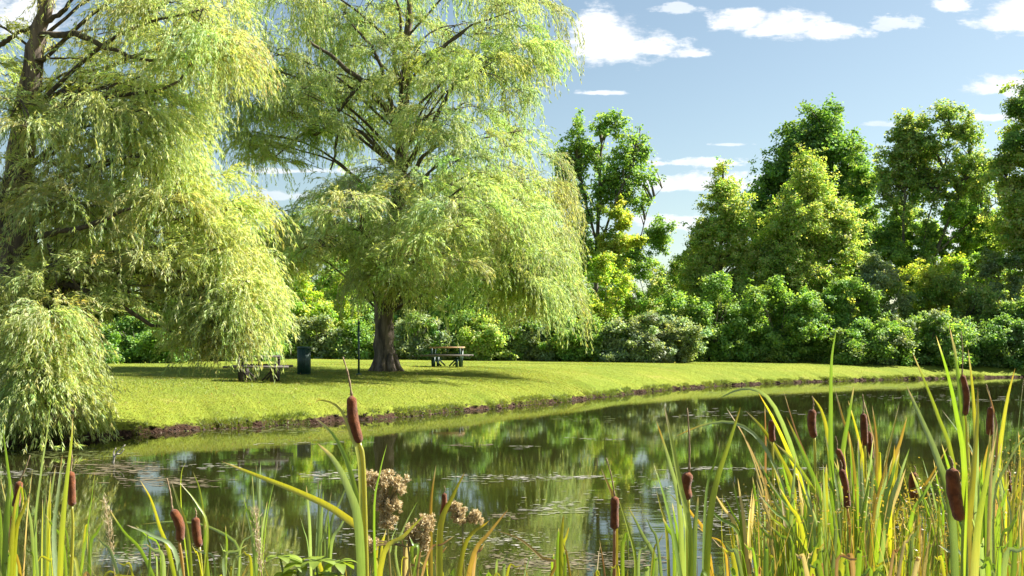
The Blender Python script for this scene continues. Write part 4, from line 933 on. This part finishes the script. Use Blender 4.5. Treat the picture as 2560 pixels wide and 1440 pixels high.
CL = [('green blades crowding the bottom left corner', 20, 4.2, 1180, 40, 11, MIX, (9, 18), 0), ('straight green and tan blades between the two far-left cattails', 110, 4.5, 1160, 40, 9, GRN, (8, 16), 5),
      ('short yellowing blades right of the far-left cattails', 205, 4.3, 1270, 45, 8, MIX, (8, 14), 20), ('arching bluish blades left of the cattail pair', 390, 4.0, 1310, 70, 8, GRN, (9, 16), -40),
      ('low tangled blades between the cattail pair and the weed', 560, 4.1, 1300, 60, 9, MIX, (8, 15), 10), ('thin upright blue-green blades rising left of the weed', 640, 4.6, 1150, 35, 9, GRN, (8, 14), -5),
      ('slim straight blades standing behind the green weed', 795, 4.8, 1180, 40, 9, GRN, (7, 13), 5), ('short olive blades at the foot of the tall lone cattail', 930, 3.5, 1290, 80, 9, MIX, (10, 18), 10),
      ('dry straw blades under the fluffy seed heads', 1010, 3.8, 1300, 70, 10, DRY, (8, 14), 10), ('bright and straw blades under the small dark cattail', 1120, 3.8, 1330, 80, 11, MIX, (9, 17), 20),
      ('low sprawling blades right of the small dark cattail', 1230, 4.0, 1360, 60, 7, MIX, (8, 14), 20), ('two-tone narrow blades left of the lone middle cattail', 1390, 4.2, 1280, 25, 5, ['gyo', 'bgo', 'lgt'], (11, 16), 0),
      ('short tan blades at the foot of the lone middle cattail', 1480, 4.2, 1340, 40, 6, DRY, (8, 13), 0), ('green blades rising under the lone middle cattail', 1580, 4.0, 1310, 55, 8, GRN, (9, 17), 10),
      ('fan of pale blades under the stubby cattail', 1700, 3.7, 1220, 60, 9, GRN, (11, 20), -15), ('dry curled stems in the gap right of the stubby cattail', 1850, 4.1, 1210, 60, 9, DRY, (8, 14), -20),
      ('bent orange and green blades below the first arched leaf', 1900, 3.9, 1180, 55, 10, MIX, (9, 18), -30), ('dense left-leaning blades in the middle of the right bed', 1990, 3.6, 1130, 60, 13, MIX, (10, 21), -50),
      ('thick green blades under the rounded-top cattail', 2060, 3.4, 1150, 60, 13, GRN, (11, 22), -40), ('yellow-orange blades under the crowded pair', 2150, 3.7, 1080, 55, 13, MIX, (10, 20), 10),
      ('right-leaning gold blades right of the crowded pair', 2220, 3.8, 1110, 50, 11, ['yot', 'yyo', 'lyt', 'ytt', 'lgt'], (10, 18), 30), ('low mixed blades under the short thick cattail', 2290, 3.6, 1240, 50, 11, MIX, (9, 18), 0),
      ('green blades behind the biggest cattail', 2360, 3.9, 1130, 55, 11, GRN, (9, 18), -20), ('tall straight blades right of the biggest cattail', 2450, 3.3, 1040, 45, 12, MIX, (11, 22), 15),
      ('upright yellowing blades at the right edge', 2520, 3.6, 1110, 45, 12, MIX, (9, 18), 10), ('short thick blades along the bottom, right of centre', 2130, 3.0, 1330, 130, 13, MIX, (11, 20), 0),
      ('short bright blades along the bottom right corner', 2480, 3.0, 1320, 90, 13, GRN, (11, 20), 0), ('short tan and green blades at the bottom, below the arched leaves', 1930, 3.1, 1350, 80, 11, MIX, (10, 18), 0)]
for i, (lab, px, Y, top, spr, n, pal, w, lean) in enumerate(CL): clump(lab, px, Y, top, spr, int(n*(1.7 if px > 1880 else 1.25)), pal, 300+i, (w[0]*.8, w[1]*.95), lean)

# fine marsh grass in the lower right: nobody could count it
def marsh_grass():
    rng = np.random.default_rng(44); mb = MB()
    for k in range(1500):
        right = rng.uniform() < .72
        Y = rng.uniform(3.2, 5.0); px = rng.uniform(1880, 2640) if right else rng.uniform(-60, 1880)
        ty = (1225 if right else 1390)+abs(rng.normal(0, 90))-(110*max(0, (px-2380)/200) if right else 0)
        if ty > 1470: ty = 1470
        tip = P(px+rng.normal(0, 45), ty, Y); b = np.array(((px-1280)/F*Y, Y, near_z(Y)))
        mid = (b+tip)/2+np.array((rng.normal(0, .03), 0, .08))
        p = smooth_path([b, mid, tip], 8); w = rng.uniform(2.2, 6)/F*Y*np.array([.8, 1, 1, 1, .9, .75, .5, .05])
        a = rng.uniform(0, math.pi); s = np.array((math.cos(a), math.sin(a)*.6, 0))
        v = np.stack([p+s*w[:, None]*.5, p-s*w[:, None]*.5], 1).reshape(-1, 3)
        q = [(i*2, i*2+1, i*2+3, i*2+2) for i in range(7)]
        c = np.array([(.2, .26, .03), (.28, .29, .03), (.14, .22, .02), (.38, .29, .14), (.33, .24, .03)][rng.integers(5)])*rng.uniform(.8, 1.15)
        mb.add(v, q, col=c)
        if right and rng.uniform() < .22:                            # tiny seed heads
            m = 14; pp = tip+rng.normal(0, 1, (m, 3))*np.array((.018, .018, .045)); d = nrm(rng.normal(0, 1, (m, 3))); sd_ = nrm(np.cross(d, rng.normal(0, 1, (m, 3))))
            mb.leaves(pp, d, sd_, np.full(m, .014), np.full(m, .006), np.tile(np.array((.36, .27, .06)), (m, 1)))
    tag(mb.build('marsh_grass', M_blade), 'fine yellow-green marsh grass between the reeds', 'marsh grass', kind='stuff')
marsh_grass()

# fluffy brown seed heads of a bulrush
def bulrush(label, Y, root_px, heads, seed):
    rng = np.random.default_rng(seed); base = np.array(((root_px-1280)/F*Y, Y, near_z(Y)))
    root = thing('bulrush', base, label, 'bulrush', 'bulrushes with fluffy seed heads')
    s = MB(); h = MB(); cx = np.mean([q[0] for q in heads]); cy = np.mean([q[1] for q in heads])
    top = P(cx, cy+30, Y)
    s.tube(smooth_path([base-np.array((0, 0, .05)), (base+top)/2+np.array((.01, 0, 0)), top], 14), np.linspace(.007, .003, 14), 6, col=(.3, .27, .08))
    for (px, py, r) in heads:
        c = P(px, py, Y); R = .85*r/F*Y
        for k in range(11):
            e = c+nrm(rng.normal(0, 1, 3))*R*rng.uniform(.4, 1)
            s.tube(smooth_path([top, (top+e)/2+np.array((0, 0, R*.3)), e], 6), np.linspace(.0016, .0008, 6), 4, col=(.34, .26, .12), caps=False)
            for j in range(7):                                      # small tufts of spikelets
                cc = e+rng.normal(0, 1, 3)*R*.2; m = 26
                d = nrm(rng.normal(0, 1, (m, 3))+np.array((0, 0, -.2))); sd_ = nrm(np.cross(d, rng.normal(0, 1, (m, 3))))
                col = np.array([(.50, .41, .23), (.60, .51, .31), (.38, .28, .14), (.70, .61, .40)])[rng.integers(0, 4, m)]
                h.leaves(cc+d*.001, d, sd_, rng.uniform(.006, .011, m), rng.uniform(.0025, .0045, m), col)
    s.build('stalk', M_blade, root, True, base); h.build('seed_head', M_fluff, root, False, base)
bulrush('bulrush with the largest fluffy tan seed head, right of the tall lone cattail', 3.4, 985, [(925, 1205, 32), (965, 1195, 30), (1000, 1215, 30), (950, 1250, 34), (985, 1265, 34), (970, 1300, 26)], 61)
bulrush('bulrush with a low tan seed head under the small dark cattail', 3.5, 1060, [(1030, 1330, 30), (1065, 1310, 28), (1055, 1350, 28), (930, 1360, 22)], 62)
bulrush('bulrush with a small yellowish seed head, right of the small dark cattail', 3.6, 1150, [(1150, 1285, 26), (1190, 1290, 22), (1130, 1265, 18)], 63)

# pale plumed dry grass
def plume(label, px, py, bx, Y, seed):
    rng = np.random.default_rng(seed); base = np.array(((bx-1280)/F*Y, Y, near_z(Y)))
    root = thing('plume_grass', base, label, 'dry grass', 'dry plumed grass stems'); tip = P(px, py, Y)
    p = smooth_path([base, (base+tip)/2+np.array((.02, 0, 0)), tip], 14)
    s = MB(); s.tube(p, np.linspace(.004, .0015, 14), 5, col=(.42, .33, .18)); s.build('stalk', M_blade, root, True, base)
    n = 260; t = rng.uniform(.72, 1, n); q = np.stack([np.interp(t*13, np.arange(14), p[:, k]) for k in range(3)], 1)+rng.normal(0, .007, (n, 3))
    d = nrm(rng.normal(0, .5, (n, 3))+np.array((0, 0, 1.0))); sd_ = nrm(np.cross(d, rng.normal(0, 1, (n, 3))))
    h = MB(); h.leaves(q, d, sd_, rng.uniform(.012, .03, n), rng.uniform(.002, .004, n), np.tile(np.array((.50, .42, .27)), (n, 1))*rng.uniform(.8, 1.2, (n, 1))); h.build('plume', M_fluff, root, False, base)
plume('pale straw plume leaning between the cattail pair and the weed', 637, 1275, 665, 3.9, 71)
plume('pale thin plume leaning over the water, left of the cattail pair', 262, 1245, 300, 4.3, 72)

# broad-leaved green weed
def weed():
    rng = np.random.default_rng(81); Y = 2.9; base = np.array(((770-1280)/F*Y, Y, near_z(Y)))
    root = thing('leafy_weed', base, 'broad-leaved lime green weed at the bottom, left of the lone tall cattail', 'weed')
    tops = [(700, 1385), (745, 1400), (790, 1395), (845, 1400), (720, 1425), (820, 1430)]
    s = MB()
    for (x, y) in tops:
        e = P(x, y+8, Y); s.tube(smooth_path([base, (base+e)/2+np.array((rng.normal(0, .03), rng.normal(0, .03), .05)), e], 10), np.linspace(.006, .003, 10), 6, col=(.16, .2, .03))
    s.build('stem', M_blade, root, True, base)
    for (x, y) in tops:
        e = P(x, y+8, Y)
        for k in range(5):
            a = k/5*6.28+rng.uniform(-.4, .4); out = np.array((math.cos(a), math.sin(a), 0)); L = rng.uniform(.055, .085); W = L*.62
            d = out*.9+np.array((0, 0, rng.uniform(.1, .5))); d = nrm(d); side = np.array((-math.sin(a), math.cos(a), 0)); v = []; n = 8
            for i in range(n):
                t = i/(n-1); w = W*.5*math.sin(math.pi*min(1, t*.97+.03))**.8*(1-.25*t); c = e+d*L*t+np.array((0, 0, -L*.55*t*t))
                v += [c+side*w+np.array((0, 0, .12*w)), c, c-side*w+np.array((0, 0, .12*w))]
            q = [(i*3+j, i*3+j+1, i*3+j+4, i*3+j+3) for i in range(n-1) for j in range(2)]
            m = MB(); m.add(v, q, col=np.array((.24, .34, .03))*rng.uniform(.85, 1.15)); m.build('leaf', M_blade, root, True, base)
weed()
